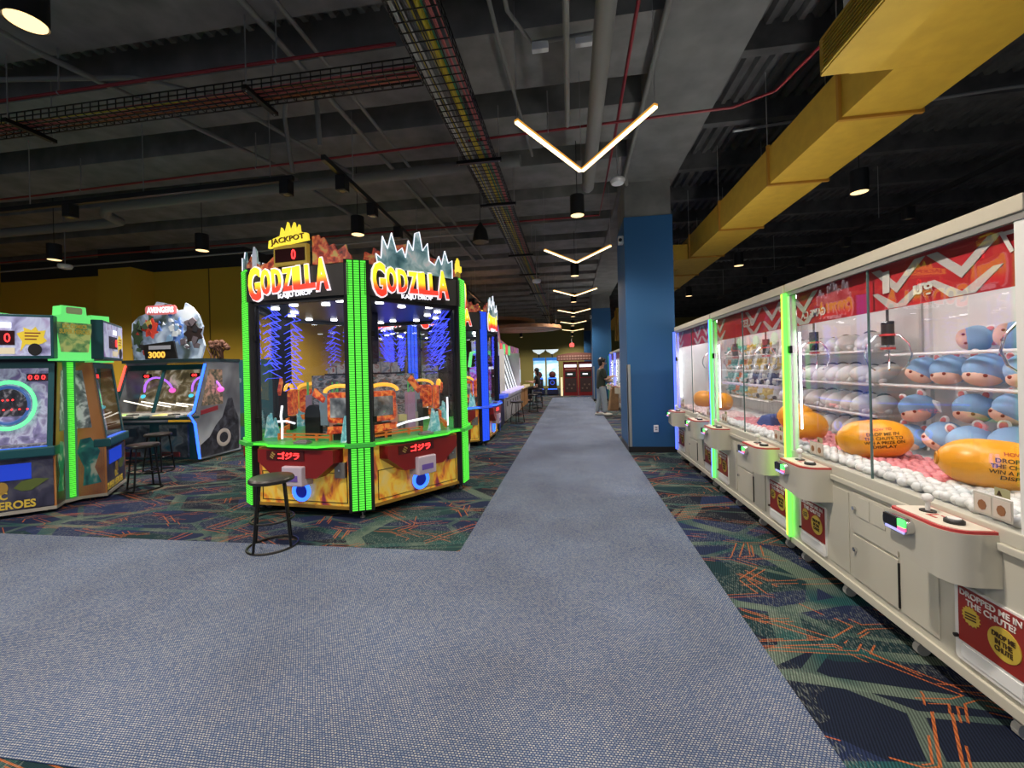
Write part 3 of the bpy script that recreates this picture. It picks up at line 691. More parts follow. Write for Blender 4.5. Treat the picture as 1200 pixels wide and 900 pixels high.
        c.setdefault('pn%d' % (i % 2), MB().prism(([(-.01, 1.28), (.12, 1.2), (.14, 1.25), (.02, 1.36)] if i % 2 == 0 else [(.0, 1.42), (.14, 1.26), (.18, 1.32), (.05, 1.48)]), ky-.04, ky-.01).mesh('pointer', ORANGE_LIT)); link('pointer', c['pn%d' % (i % 2)], ko)
        c.setdefault('kb%d' % (i % 2), MB().box(ku-.12, ku+.12, ky+.01, ky+.05, .775, .95).mesh('stand', BLACK)); link('stand', c['kb%d' % (i % 2)], ko)
        # lattice tower, rail, plunger arm, crystal
        def tower():
            m = MB(); u0 = -.02 if i % 2 == 0 else .22
            for sx in (0, .07): m.bar((u0+sx, -.68, .775), (u0+sx, -.68, 1.42), .012)
            for q in range(8): m.bar((u0, -.68, .78+.08*q), (u0+.07, -.68, .86+.08*q), .008)
            return m
        P('lattice_tower', tower, mat('tower_green', (.05, .3, .1), .4, emit=.25, ecol=(.2, .8, .2)), a, key='tw%d' % (i % 2))
        P('dark_arch', lambda: MB().prism([(-.38, .775)]+[(-.28-.1*math.cos(PI*q/8), 1.05+.1*math.sin(PI*q/8)) for q in range(9)]+[(-.18, .775)], -.72, -.66), BLACK, a)
        P('coin_rail', lambda: MB().box(-.5, .2, -AP+.22, -AP+.25, .80, .82).box(-.5, .2, -AP+.22, -AP+.25, .84, .85).box(-.5, -.48, -AP+.22, -AP+.25, .775, .85).box(-.3, -.28, -AP+.22, -AP+.25, .775, .85).box(.0, .02, -AP+.22, -AP+.25, .775, .85).box(.18, .2, -AP+.22, -AP+.25, .775, .85), mat('orange_rail', (.5, .13, .02), .35, emit=.2, ecol=(1, .3, .05)), a)
        def crys():
            m = MB(); u0 = .47 if i % 2 == 0 else .33
            rr = random.Random(3)
            for q in range(9):
                x = u0+rr.uniform(-.06, .06); y = -AP+.18+rr.uniform(-.05, .05); hh = .12+rr.random()*.2-abs(x-u0)*1.2
                m.cyl((x, y, .775), (x+rr.uniform(-.03, .03), y, .775+hh), .05, 6, .012)
            return m
        P('crystal_cluster', crys, CYAN_ART, a, key='cry%d' % (i % 2))
        P('white_arm', (lambda: MB().tube([(-.42, -AP+.2, .79), (-.415, -AP+.2, .95), (-.43, -AP+.2, 1.05), (-.41, -AP+.2, 1.17)], .012, 8)) if i % 2 == 0 else (lambda: MB().tube([(-.25, -AP+.3, .86), (0, -AP+.26, .92), (.28, -AP+.2, .95)], .014, 8)), WHITE_LIT, a, key='arm%d' % (i % 2), smooth=True)
        for q, (u, yy) in enumerate(((-.3, -.95), (.05, -.85), (.35, -1.0))):
            kk = 'dl%d' % q
            c.setdefault(kk, MB().cyl((u, yy, 2.315), (u, yy, 2.33), .045, 14).mesh('downlight', mat('cool_lamp', (1, 1, 1), .4, emit=9, ecol=(.95, .97, 1)))); link('downlight', c[kk], t, RZ(a))
        P('backdrop', lambda: MB().box(-.33, .33, -.62, -.6, .78, 1.5), art('backdrop_art', [(.3, (.02, .025, .03)), (.42, (.12, .13, .15)), (.5, (.3, .3, .32)), (.58, (.12, .06, .05)), (.68, (.05, .16, .2))], 9, .22, 4, .4, (1, 1, 2)), a)
        for q in range(5):
            c.setdefault('pk%d' % q, MB().box(-.32+.13*q, -.21+.13*q, -.7, -.63, .78+.12*(q % 2), .98+.14*((q*2) % 3)).mesh('prize_pack', mat('pack%d' % q, [(.5, .45, .4), (.08, .25, .4), (.5, .12, .05), (.45, .4, .1), (.25, .1, .3)][q], .4, emit=.12, ecol=(.8, .7, .6)))); link('prize_pack', c['pk%d' % q], t, RZ(a))
        P('toy_shelf', lambda: MB().box(-.3, .3, -.45, -.3, 1.5, 1.52), DARK_IN, a)
        for q in range(4):
            c.setdefault('box%d' % q, MB().box(-.28+.14*q, -.16+.14*q, -.42, -.32, 1.52, 1.60+.03*(q % 3)).mesh('toy_box', art('toy_box_art', [(.35, (.2, .25, .3)), (.5, (.5, .5, .48)), (.62, (.3, .1, .08))], 12, .1)))
            link('toy_box', c['box%d' % q], t, RZ(a))
        # toppers
        if i % 2 == 0:
            def flames():
                pts = [(-.30, 2.88), (.20, 2.93), (.19, 3.0), (.1, 3.02), (.09, 3.1), (.05, 3.03), (.03, 3.13), (-.02, 3.03), (-.05, 3.14), (-.09, 3.02), (-.13, 3.09), (-.15, 3.0), (-.29, 2.96)]
                return MB().prism(pts, -AP-.06, -AP-.03)
            jp = P('jackpot_sign', flames, YEL_LIT, a)
            txt(jp, 'JACKPOT', .42, .075, TR((-.05, -AP-.066, 2.948)) @ RY(R(-5)) @ FRONT, mat('brown_ink', (.22, .10, .02), .5), .004, .02)
            P('jackpot_frame', lambda: MB().box(-.24, .17, -AP-.05, -AP-.0, 2.69, 2.9), mat('gold_frame', (.35, .24, .04), .4, emit=.15, ecol=(1, .7, .1)), a)
            ds = P('display', lambda: MB().box(-.22, .15, -AP-.056, -AP-.05, 2.72, 2.86), RED_DIM, a)
            txt(ds, '0', .05, .105, TR((.015, -AP-.06, 2.79)) @ FRONT, RED_LED)
            def city():
                pts = [(.2, 2.68), (.2, 2.98), (.28, 2.99), (.3, 2.94), (.34, 2.96), (.4, 2.86), (.46, 2.88), (.5, 2.80), (.6, 2.86), (.62, 2.78), (.66, 2.74), (.66, 2.68)]
                return MB().prism(pts, -AP-.0, -AP+.02)
            P('skyline_cutout', city, RED_ART, a)
            P('skyline_cutout', lambda: MB().prism([(-.25, 2.68), (-.25, 2.82), (-.3, 2.8), (-.38, 2.74), (-.45, 2.72), (-.5, 2.68)], -AP-.0, -AP+.02), RED_ART, a, key='city2')
        else:
            def crest():
                pts = [(-.5, 2.66), (-.52, 2.78), (-.46, 2.74), (-.44, 2.98), (-.38, 2.86), (-.33, 3.04), (-.27, 2.84), (-.2, 2.9), (-.16, 2.8), (-.12, 3.0), (-.06, 2.9), (-.03, 3.1), (.03, 3.13), (.07, 2.92), (.14, 3.02), (.16, 2.82), (.24, 2.78), (.3, 2.9), (.34, 2.8), (.39, 2.98), (.44, 2.84), (.5, 2.88), (.5, 2.66)]
                return MB().prism(pts, -AP-.05, -AP-.03)
            P('crystal_crest', crest, TEAL_ART, a)
            def crest_edge():
                pts = [(-.5, 2.66), (-.52, 2.78), (-.46, 2.74), (-.44, 2.98), (-.38, 2.86), (-.33, 3.04), (-.27, 2.84), (-.2, 2.9), (-.16, 2.8), (-.12, 3.0), (-.06, 2.9), (-.03, 3.1), (.03, 3.13), (.07, 2.92), (.14, 3.02), (.16, 2.82), (.24, 2.78), (.3, 2.9), (.34, 2.8), (.39, 2.98), (.44, 2.84), (.5, 2.88), (.5, 2.66)]
                m = MB()
                for p, q in zip(pts, pts[1:]): m.bar((p[0], -AP-.054, p[1]), (q[0], -AP-.054, q[1]), .009, .006)
                return m
            P('crest_outline', crest_edge, WHITE_LIT, a)
            P('skyline_cutout', lambda: MB().prism([(-.62, 2.68), (-.6, 2.8), (-.52, 2.78), (-.5, 2.86), (-.4, 2.82), (-.3, 2.92), (-.1, 2.98), (.1, 2.9), (.3, 2.88), (.45, 2.92), (.6, 2.78), (.62, 2.68)], -AP+.02, -AP+.04), RED_ART, a, key='city3')
        # corner columns
        av = a+PI/6
        def colm(z0, z1):
            def f(): return MB().box(-.125, .125, -HS+.03, -HS+.13, z0, z1)
            return f
        P('corner_post', colm(.08, .76), BLACK, av, key='cp1'); P('corner_post', colm(.79, 2.70), BLACK, av, key='cp2')
        for q in (-1, 0, 1):
            for (z0, z1, kk) in ((.10, .74, 'a'), (.80, 2.69, 'b')):
                k2 = 'ln%d%s' % (q, kk)
                c.setdefault(k2, MB().box(q*.066-.026, q*.066+.026, -HS+.015, -HS+.035, z0, z1).mesh('led_strip', led)); link('led_strip', c[k2], t, RZ(av))
        P('ledge_corner', lambda: MB().box(-.15, .15, -HS-.03, -HS+.14, .755, .795), soft, av)
        if i > 1: P('corner_crystal', lambda: MB().prism([(-.06, 2.7), (.03, 2.7), (.05, 2.86), (.0, 2.98), (-.05, 2.9)], -HS+.12, -HS+.14), mat('pale_crystal', (.55, .62, .7), .3, emit=.3, ecol=(.8, .85, 1)), av)
        P('caster', lambda: MB().cyl((-.02, -HS+.22, .035), (.02, -HS+.22, .035), .035, 12).box(-.03, .03, -HS+.2, -HS+.24, .05, .08), mat('caster_grey', (.2, .2, .2), .5), av)
        P('levelling_foot', lambda: MB().cyl((0, -HS+.1, 0), (0, -HS+.1, .015), .025, 10).cyl((0, -HS+.1, .015), (0, -HS+.1, .08), .008, 6), GALV, av)
    return t
carousel((-2.77, 5.25, 0), R(-5), 'large six sided game with green light columns and yellow title letters', GREEN_LED, GREEN_GLOW, GREEN_SOFT)
BLUE_SOFT = mat('blue_soft', (.03, .06, .4), .4, emit=.6, ecol=(.05, .12, .9))
carousel((-2.94, 8.78, 0), R(30), 'same six sided game with blue light columns, standing behind the green one', BLUE_LED, BLUE_GLOW, BLUE_SOFT)

# ================================================================== CLAW MACHINES (local: x along the front, front faces -y)
CW = 1.75; CD = 1.0
POSTER_RED = mat('poster_red', (.30, .025, .02), .4)
POSTER_Y = mat('poster_yellow', (.62, .45, .06), .4)
INK = mat('ink_dark', (.06, .03, .01), .5)
WINK = mat('ink_white', (.8, .78, .74), .5)
BANNER_RED = mat('banner_red', (.55, .018, .03), .45)
BANNER_W = mat('banner_white', (.6, .58, .56), .45)
TUBE_W = mat('tube_white', (1, 1, 1), .4, emit=CLAW_E, ecol=(.93, .97, 1))
LEDW = mat('led_white', (1, 1, 1), .4, emit=9, ecol=(.9, .96, 1))
RED_TRIM = mat('red_trim', (.5, .05, .05), .4)
STEEL = mat('brushed_cream', (.60, .575, .48), .3, .2)
CLEAR = glass_mat('clear_acrylic', (.97, .99, 1), .02, .5)
_cm = {}
def cme(key, f, m, name, smooth=False):
    if key not in _cm: _cm[key] = f().mesh(name, m, smooth)
    return _cm[key]
def control_box(t, u0, u1):
    """joystick console; rounded at its right end, card reader on its front left"""
    def plan(d=0):
        p = [(0, 0), (0, -.17), (.015, -.185)]
        W = u1-u0
        p += [(W-.09+.09*math.sin(q*PI/12), -.185+.09-.09*math.cos(q*PI/12)) for q in range(7)]+[(W, 0)]
        return p
    W = u1-u0; pl = plan(); n = len(pl)
    def body():
        # underside slopes: deeper at the right end
        v = [(x, y, .585+.03*(1-x/W)) for x, y in pl]+[(x, y, .80) for x, y in pl]
        return MB().add(v, [tuple(range(n)), tuple(range(2*n-1, n-1, -1))]+[(j, n+j, n+(j+1) % n, (j+1) % n) for j in range(n)])
    b = link('control_box', cme('cb', body, STEEL, 'control_box', True), t, TR((u0, 0, 0)))
    def top():
        v = [(x*.985+.002, y*.97, z) for z in (.80, .812) for x, y in pl]
        return MB().add(v, [tuple(range(n)), tuple(range(2*n-1, n-1, -1))]+[(j, n+j, n+(j+1) % n, (j+1) % n) for j in range(n)])
    link('top_rim', cme('ct', top, RED_TRIM, 'top_rim'), b)
    def top2():
        v = [(W/2+(x-W/2)*.93, -.09+(y+.09)*.8, z) for z in (.812, .815) for x, y in pl]
        return MB().add(v, [tuple(range(n)), tuple(range(2*n-1, n-1, -1))]+[(j, n+j, n+(j+1) % n, (j+1) % n) for j in range(n)])
    link('top_plate', cme('ct2', top2, mat('plate_cream', (.72, .66, .55), .4), 'top_plate'), b)
    link('joystick_base', cme('jb', lambda: MB().cyl((.09, -.08, .815), (.09, -.08, .82), .03, 16), BLACK, 'joystick_base'), b)
    link('joystick', cme('js', lambda: MB().cyl((.09, -.08, .82), (.09, -.08, .86), .009, 8).ell((.09, -.08, .877), (.022, .022, .02), 14, 8), WHITE, 'joystick', True), b)
    link('button', cme('bt', lambda: MB().lathe([(.034, .815), (.034, .827), (.028, .832)], 18, TR((.235, -.09, 0))), BLACK, 'button', True), b)
    link('button_cap', cme('bc', lambda: MB().cyl((.235, -.09, .83), (.235, -.09, .836), .022, 16), WHITE, 'button_cap'), b)
    link('print_lines', cme('plns', lambda: MB().box(.13, .18, -.12, -.11, .815, .8165).box(.15, .2, -.075, -.068, .815, .8165).box(.13, .14, -.12, -.07, .815, .8165), RED_TRIM, 'print_lines'), b)
    c = link('card_reader', cme('cr', lambda: MB().prism(rrect(.15, .075, .03, cx=.085, cz=.755), -.215, -.17), CHROME, 'card_reader', True), t, TR((u0, 0, 0)))
    link('reader_screen', cme('crs', lambda: MB().box(.02, .105, -.220, -.214, .738, .785), mat('reader_black', (.005, .005, .006), .1), 'reader_screen'), c)
    link('reader_light', cme('crl', lambda: MB().box(.108, .145, -.221, -.214, .752, .785), mat('reader_green', (.02, .5, .05), .3, emit=2.0, ecol=(.1, 1, .15)), 'reader_light'), c)
    link('reader_light', cme('crl2', lambda: MB().box(.108, .145, -.221, -.214, .735, .75), mat('reader_red', (.5, .02, .1), .3, emit=2.0, ecol=(1, .1, .25)), 'reader_light'), c)
    link('reader_light', cme('crl3', lambda: MB().box(.03, .14, -.218, -.21, .722, .733), mat('reader_violet', (.2, .2, .6), .3, emit=1.0, ecol=(.5, .5, 1)), 'reader_light'), c)

def prize_door(t, u0, u1, full=True):
    w = u1-u0
    d = link('prize_door', cme(('pd', full), lambda: MB().prism(rrect(w, .34, .02, cx=w/2, cz=.35), -.012, 0), WHITE, 'prize_door'), t, TR((u0, 0, 0)))
    p = link('poster', cme(('po', full), lambda: MB().box(.02, w-.005, -.015, -.012, .27, .512), POSTER_RED, 'poster'), d)
    txt(d, 'DROPPED ME IN', w*.82, .026, TR((w*.51, -.0165, .49)) @ FRONT, WINK, .001, .02)
    txt(d, 'THE CHUTE?', w*.66, .026, TR((w*.52, -.0165, .455)) @ FRONT, WINK, .001, .02)
    def burst(): return MB().prism([((.042 if q % 2 else .035)*math.cos(PI*q/16), (.042 if q % 2 else .035)*math.sin(PI*q/16)) for q in range(32)], -.018, -.015)
    link('starburst', cme('sb', burst, POSTER_Y, 'starburst'), d, TR((w*.26, 0, .40)))
    for q in range(3): link('print_line', cme('pl', lambda: MB().box(-.025, .025, -.0195, -.018, -.003, .003), INK, 'print_line'), d, TR((w*.26, 0, .388+.012*q)) @ RY(R(-8)))
    link('yellow_disc', cme('yd', lambda: MB().cyl((0, -.018, 0), (0, -.015, 0), .065, 24), POSTER_Y, 'yellow_disc'), d, TR((w*.70, 0, .37)))
    txt(d, 'DROP ME\nIN THE\nCHUTE', .09, .075, TR((w*.70, -.0195, .37)) @ FRONT, INK, .001, .03)
    link('hinge_knob', cme('hk', lambda: MB().cyl((.01, -.025, .28), (.01, -.012, .28), .009, 8), BLACK, 'hinge_knob'), d)
    link('flap', cme(('fl', full), lambda: MB().box(.03, w-.03, -.016, -.012, .20, .255), WHITEP, 'flap'), d)

def claw(t, u, y, z):
    c = link('claw', cme('claw', lambda: MB().cyl((0, 0, -.16), (0, 0, 0), .035, 14), BLACK, 'claw', True), t, TR((u, y, z)))
    link('claw_band', cme('clb', lambda: MB().cyl((0, 0, -.10), (0, 0, -.085), .05, 14).cyl((0, 0, -.19), (0, 0, -.175), .04, 14), RED_TRIM, 'claw_band', True), c)
    link('claw_rod', cme('clr', lambda: MB().cyl((0, 0, -.2), (0, 0, -.16), .015, 10), CHROME, 'claw_rod', True), c)
    for k in range(3):
        link('claw_finger', cme('clf', lambda: MB().tube([(.03, 0, -.09), (.07, 0, -.10), (.12, 0, -.16), (.135, 0, -.23), (.11, 0, -.30), (.075, 0, -.33)], .006, 8), CHROME, 'claw_finger', True), c, RZ(.4+k*2*PI/3))
    link('cable', cme('clc', lambda: MB().cyl((0, 0, 0), (0, 0, .14), .008, 6), BLACK, 'cable'), c)

def claw_machine(yfar, label, leds, closed_far=False, hl=None, x0=1.70):
    t = thing('claw_machine', label, 'claw machine', (x0, yfar, 0), -PI/2, 'white two player claw machines')
    g = .012
    MB().box(g, CW-g, 0, CD, .10, .74).build('cabinet', CREAM, t)
    MB().box(g, CW-g, -.012, .02, .10, .15).build('kick_rail', CREAM, t, bevel=.004)
    MB().box(g, CW-g, -.02, .03, .74, .775).build('ledge', CREAM, t, bevel=.006)
    MB().box(g, CW-g, -.008, .05, .775, .835).build('sill', CREAM, t, bevel=.004)
    MB().box(g, CW-g, .03, CD, .80, .83).build('prize_floor', WHITEP, t)
    MB().box(g, CW-g, -.012, .06, 2.07, 2.135).box(g, CW-g, CD-.06, CD, 2.07, 2.135).box(g, g+.05, .06, CD-.06, 2.07, 2.135).box(CW-g-.05, CW-g, .06, CD-.06, 2.07, 2.135).build('top_rail', mat('top_cream', (.6, .56, .45), .4, .1), t, bevel=.004)
    MB().box(g, CW-g, -.004, .02, 2.04, 2.07).build('head_rail', GALV, t)
    for (u, y) in ((g, .0), (CW-g-.045, .0), (g, CD-.045), (CW-g-.045, CD-.045)):
        MB().box(u, u+.045, y, y+.045, .83, 2.07).build('post', WHITE, t)
    MB().box(g, CW-g, CD-.02, CD, .83, 2.07).build('back_panel', WHITEP, t)
    MB().box(.057, .90, .008, .014, .835, 2.04).build('glass_pane', GLASSW, t)
    MB().box(.88, CW-.057, .022, .028, .835, 2.04).build('glass_pane', GLASSW, t)
    MB().box(.886, .894, .006, .016, .835, 2.04).build('glass_edge', mat('glass_edge', (.12, .2, .19), .2), t)
    (MB().box(g, g+.02, .045, CD-.045, .83, 2.07).build('end_panel', WHITEP, t) if closed_far else MB().box(g+.01, g+.016, .045, CD-.045, .83, 2.04).build('end_glass', GLASSW, t))
    MB().box(CW-g-.016, CW-g-.01, .045, CD-.045, .83, 2.04).build('end_glass', GLASSW, t)
    # head banner with chevrons (inside the glass)
    bn = MB().box(.06, CW-.06, .05, .056, 1.80, 2.07).build('banner', BANNER_RED, t)
    ch = MB()
    for cx in (.16, 1.05, 1.42):
        for dz in (0, .13):
            ch.prism([(cx-.18, 2.03-dz), (cx-.12, 2.03-dz), (cx, 1.93-dz), (cx+.12, 2.03-dz), (cx+.18, 2.03-dz), (cx, 1.88-dz)] if dz == 0 else [(cx-.18, 1.90), (cx-.14, 1.90), (cx, 1.82), (cx+.14, 1.90), (cx+.18, 1.90), (cx+.06, 1.803), (cx-.06, 1.803)], .046, .05)
    ch.build('chevron_print', BANNER_W, bn)
    MX = Matrix.Diagonal((-1, 1, 1, 1))
    for (s, u, z, wd, hh) in (hl or []): txt(bn, s, wd, hh, TR((u, .044, z)) @ FRONT @ MX, WINK, .001, .02)
    # lights; unseen tube, panel and near strip added to brighten interior and duct
    MB().cyl((.1, .075, 1.99), (CW-.1, .075, 1.99), .012, 8).build('light_tube', TUBE_W, t)
    MB().box(.1, CW-.1, .10, .36, 2.055, 2.065).build('light_panel', TUBE_W, t)
    MB().box(CW-.074, CW-.058, .06, .075, 1.0, 1.75).build('light_strip', LEDW, t)
    MB().box(.058, .067, .06, .07, 1.0, 1.75).build('light_strip', LEDW, t)
    for zz in (1.62,):
        MB().box(.03, .07, -.012, .01, zz-.03, zz+.03).build('lock', BLACKM, t, bevel=.004)
    # LED strips at the far end
    for k, (m, du) in enumerate(leds):
        MB().box(du, du+.022, -.03, -.008, .15, 2.06).build('led_strip', m, t)
    # service doors
    MB().box(.74, 1.09, -.008, 0, .47, .715).build('service_door', CREAM, t, bevel=.003)
    dd = MB().box(.74, 1.09, -.008, 0, .19, .455).build('service_door', CREAM, t, bevel=.003)
    MB().box(1.088, 1.094, -.009, 0, .20, .44).build('door_gap', BLACK, dd)
    for z in (.62, .37): 
        k = MB().cyl((.765, -.022, z), (.765, -.006, z), .012, 12).build('lock', CHROME, t, smooth=True)
    for u in (.80, .92): MB().box(u, u+.09, -.012, -.008, .58, .70).build('coin_plate', CREAM, t, bevel=.002)
    MB().box(1.11, 1.33, -.006, 0, .19, .70).build('panel', CREAM, t, bevel=.003)
    MB().box(.50, .70, -.006, 0, .19, .70).build('panel', CREAM, t, bevel=.003)
    MB().cyl((.53, -.02, .64), (.53, -.004, .64), .008, 8).build('bolt', BLACK, t)
    control_box(t, 1.29, 1.62); control_box(t, .22, .55)
    prize_door(t, 1.42, 1.73); prize_door(t, .16, .47)
    for u in (.12, .6, 1.15, 1.63):
        cs = MB().cyl((u-.015, .05, .034), (u+.015, .05, .034), .033, 12).build('caster', mat('caster_white', (.5, .5, .47), .5), t)
        MB().box(u-.02, u+.02, .03, .07, .06, .10).build('caster_fork', GALV, cs)
    # gantry and claws
    MB().box(.08, CW-.08, .42, .45, 1.96, 2.0).build('gantry_rail', GALV, t)
    for u in (.42, 1.32): 
        MB().box(u-.07, u+.07, .37, .50, 1.9, 1.98).build('gantry_box', WHITE, t, bevel=.006)
        claw(t, u, .43, 1.78)
    for u in (1.50, .28):
        n_ = MB().box(u, u+.16, .004, .006, .86, .95).build('notice', mat('notice', (.5, .48, .42), .5), t)
        for q in (0, 1):
            MB().box(u+.008+.078*q, u+.076+.078*q, .002, .004, .868, .942).build('notice_print', mat('notice_face', (.62, .55, .48), .5), n_)
            MB().prism([(u+.04+.078*q+.018*math.cos(k*PI/4), .9+.022*math.sin(k*PI/4)) for k in range(8)], .0, .002).build('bear_print', mat('bear_brown', (.28, .12, .05), .6), n_)
        MB().box(u+.09, u+.15, .004, .006, .955, .99).build('warning_label', mat('warn', (.4, .38, .2), .5), t)
        MB().prism([(u+.1, .96), (u+.12, .96), (u+.11, .98)], .002, .004).build('warning_mark', INK, t)
    # low clear guard and chute wall
    MB().box(1.28, 1.288, .1, .42, .83, 1.02).build('chute_wall', CLEAR, t)
    MB().box(.5, .508, .1, .42, .83, 1.02).build('chute_wall', CLEAR, t)
    return t
Y3, Y2, Y1 = 3.53, 5.28, 7.03
GLED = mat('claw_green_led', (.05, .6, .05), .4, emit=2.4, ecol=(.10, 1, .06))
YLED = mat('claw_lime_led', (.4, .6, .05), .4, emit=2.2, ecol=(.5, 1, .05))
BLED = mat('claw_blue_led', (.05, .08, .7), .4, emit=2.4, ecol=(.07, .12, 1))
m3 = claw_machine(Y3, 'nearest claw machine, blue plush and orange balls behind its glass', [(YLED, -.012), (GLED, .014)], hl=[('GAME CA', .28, 1.87, .30, .055), ('1', .98, 1.95, .05, .12), ('gu', 1.22, 1.86, .12, .07), ('7', 1.62, 1.98, .06, .09)])
m2 = claw_machine(Y2, 'middle claw machine of the row left of the green light strip', [(BLED, -.012), (GLED, .014)], hl=[('GUEST', .92, 1.92, .3, .075), ('6', 1.57, 1.98, .05, .08), ('8', 1.62, 1.89, .06, .07)])
m1 = claw_machine(Y1, 'farthest claw machine of the row right beside the blue pillar', [(BLED, -.012), (BLED, .014)], True)

# prize shelves are parts of the machines
def shelf(m, u0, u1, z, y0=.62, rail=True, hb=.17):
    mb = MB()
    for q in range(6): mb.bar((u0, y0+.02+q*.055, z-.008), (u1, y0+.02+q*.055, z-.008), .006)
    q = u0+.02
    while q < u1: mb.bar((q, y0, z-.012), (q, CD-.02, z-.012), .005); q += .12
    mb.build('wire_shelf', WHITE, m)
    r = MB().cyl((u0, y0, z-.006), (u1, y0, z-.006), .011, 8).build('shelf_rail', WHITE, m, smooth=True)
shelf(m3, .06, 1.1, 1.34); shelf(m3, .06, 1.1, 1.56, .66)
for z in (1.08, 1.33, 1.60): shelf(m2, .06, 1.69, z, .66)
for z in (1.05, 1.24, 1.43, 1.63): shelf(m1, .06, 1.69, z, .66)

# ---- capsule beds
def bed(yfar, u0, u1, v0, v1, col, name_col, label):
    rr = random.Random(len(label)); proto = MB().ell((0, 0, 0), (.027, .027, .024), 8, 6)
    mb = MB(); u = u0; row = 0
    while u < u1:
        v = v0+(row % 2)*.018
        while v < v1:
            x = 1.70+v+rr.uniform(-.006, .006); y = yfar-u+rr.uniform(-.006, .006); z = .848+rr.random()*.02
            o = len(mb.v); mb.v += [(a+x, b+y, c+z) for a, b, c in proto.v]; mb.f += [tuple(i+o for i in f) for f in proto.f]
            v += .046
        u += .041; row += 1
    me = mb.mesh('plastic_capsules', col, True); o = link('plastic_capsules', me); tag(o, label, 'plastic balls', kind='stuff')
PINKC = mat('capsule_pink', (.75, .28, .30), .25); WHC = mat('capsule_white', (.75, .76, .74), .25)
bed(Y3, .06, 1.12, .24, .62, PINKC, 'pink', 'bed of small pink plastic balls in the nearest claw machine')
bed(Y3, .06, 1.69, .06, .24, WHC, 'white', 'row of small white plastic balls along the glass of the nearest claw machine')
bed(Y3, 1.12, 1.69, .24, .62, WHC, 'white', 'bed of small white plastic balls at the near end of the row')
bed(Y2, .06, 1.69, .18, .62, PINKC, 'pink', 'bed of small pink plastic balls in the middle claw machine')
bed(Y2, .06, 1.69, .06, .18, WHC, 'white', 'row of small white plastic balls along the glass of the middle claw machine')
bed(Y1, .06, 1.69, .06, .5, mat('capsule_pale', (.78, .6, .58), .3), 'pale', 'bed of pale pink plastic balls in the farthest claw machine')

# ---- orange balls with print
ORB = mat('ball_orange', (.86, .36, .015), .35, noise=.1, nscale=3)
def orange_ball(x, y, rz, tilt, label, r=(.20, .13, .13), words=True):
    prof = [(max(.002, math.cos(-PI/2+PI*q/18)), (1 if q > 9 else -1)*abs(math.sin(-PI/2+PI*q/18))**.77) for q in range(19)]
    o = MB().lathe(prof, 28, Matrix.Diagonal((r[0], r[1], r[2], 1)) @ RY(PI/2)).build('orange_ball', ORB, None, True)
    o.matrix_world = TR((x, y, .868+r[2]-.012)) @ RZ(rz) @ RY(tilt)
    tag(o, label, 'ball', 'orange egg shaped balls in the claw machines')
    e = MB().torus(.03, .006, 14, 6, TR((-r[0]*.99, 0, 0)) @ RY(PI/2)).build('end_ring', mat('ball_dark', (.6, .25, .01), .4), o, True)
    if words:
        for (s, zc, wd, hh, m) in (('HOW TO', .075, .10, .016, mat('ink_red', (.6, .05, .05), .5)), ('DROP ME IN', .045, .16, .02, INK), ('THE CHUTE TO', .018, .19, .02, INK), ('WIN A PRIZE ON', -.009, .2, .02, INK), ('DISPLAY', -.036, .12, .02, INK)):
            me = text_mesh(s, m, .0005, .02).copy()
            for v in me.vertices:
                a = v.co.x*wd+.05; b = v.co.y*hh+zc; q = max(.02, 1-abs(a/r[0])**2.6-(b/r[2])**2)
                v.co = (a, -r[1]*math.sqrt(q)-.0012+v.co.z*.0, b)
            link('lettering', me, o)
    return o
orange_ball(2.02, 3.10, R(-32), R(-8), 'orange ball with black print left of the two nearest ones')
orange_ball(2.09, 2.37, R(-30), R(4), 'biggest looking orange ball in front at the right edge', (.21, .14, .125))
orange_ball(2.16, 4.35, R(-40), 0, 'orange ball right beside the green light strip', (.15, .12, .13), False)
orange_ball(1.98, 3.80, R(-20), 0, 'orange ball half hidden by the green light strip', (.14, .12, .12), False)
orange_ball(2.08, 6.12, R(-30), 0, 'pale orange ball at the left side of the middle window', (.15, .12, .13), False)
orange_ball(2.02, 6.70, R(-50), 0, 'orange ball in the farthest claw machine', (.15, .12, .13), False)

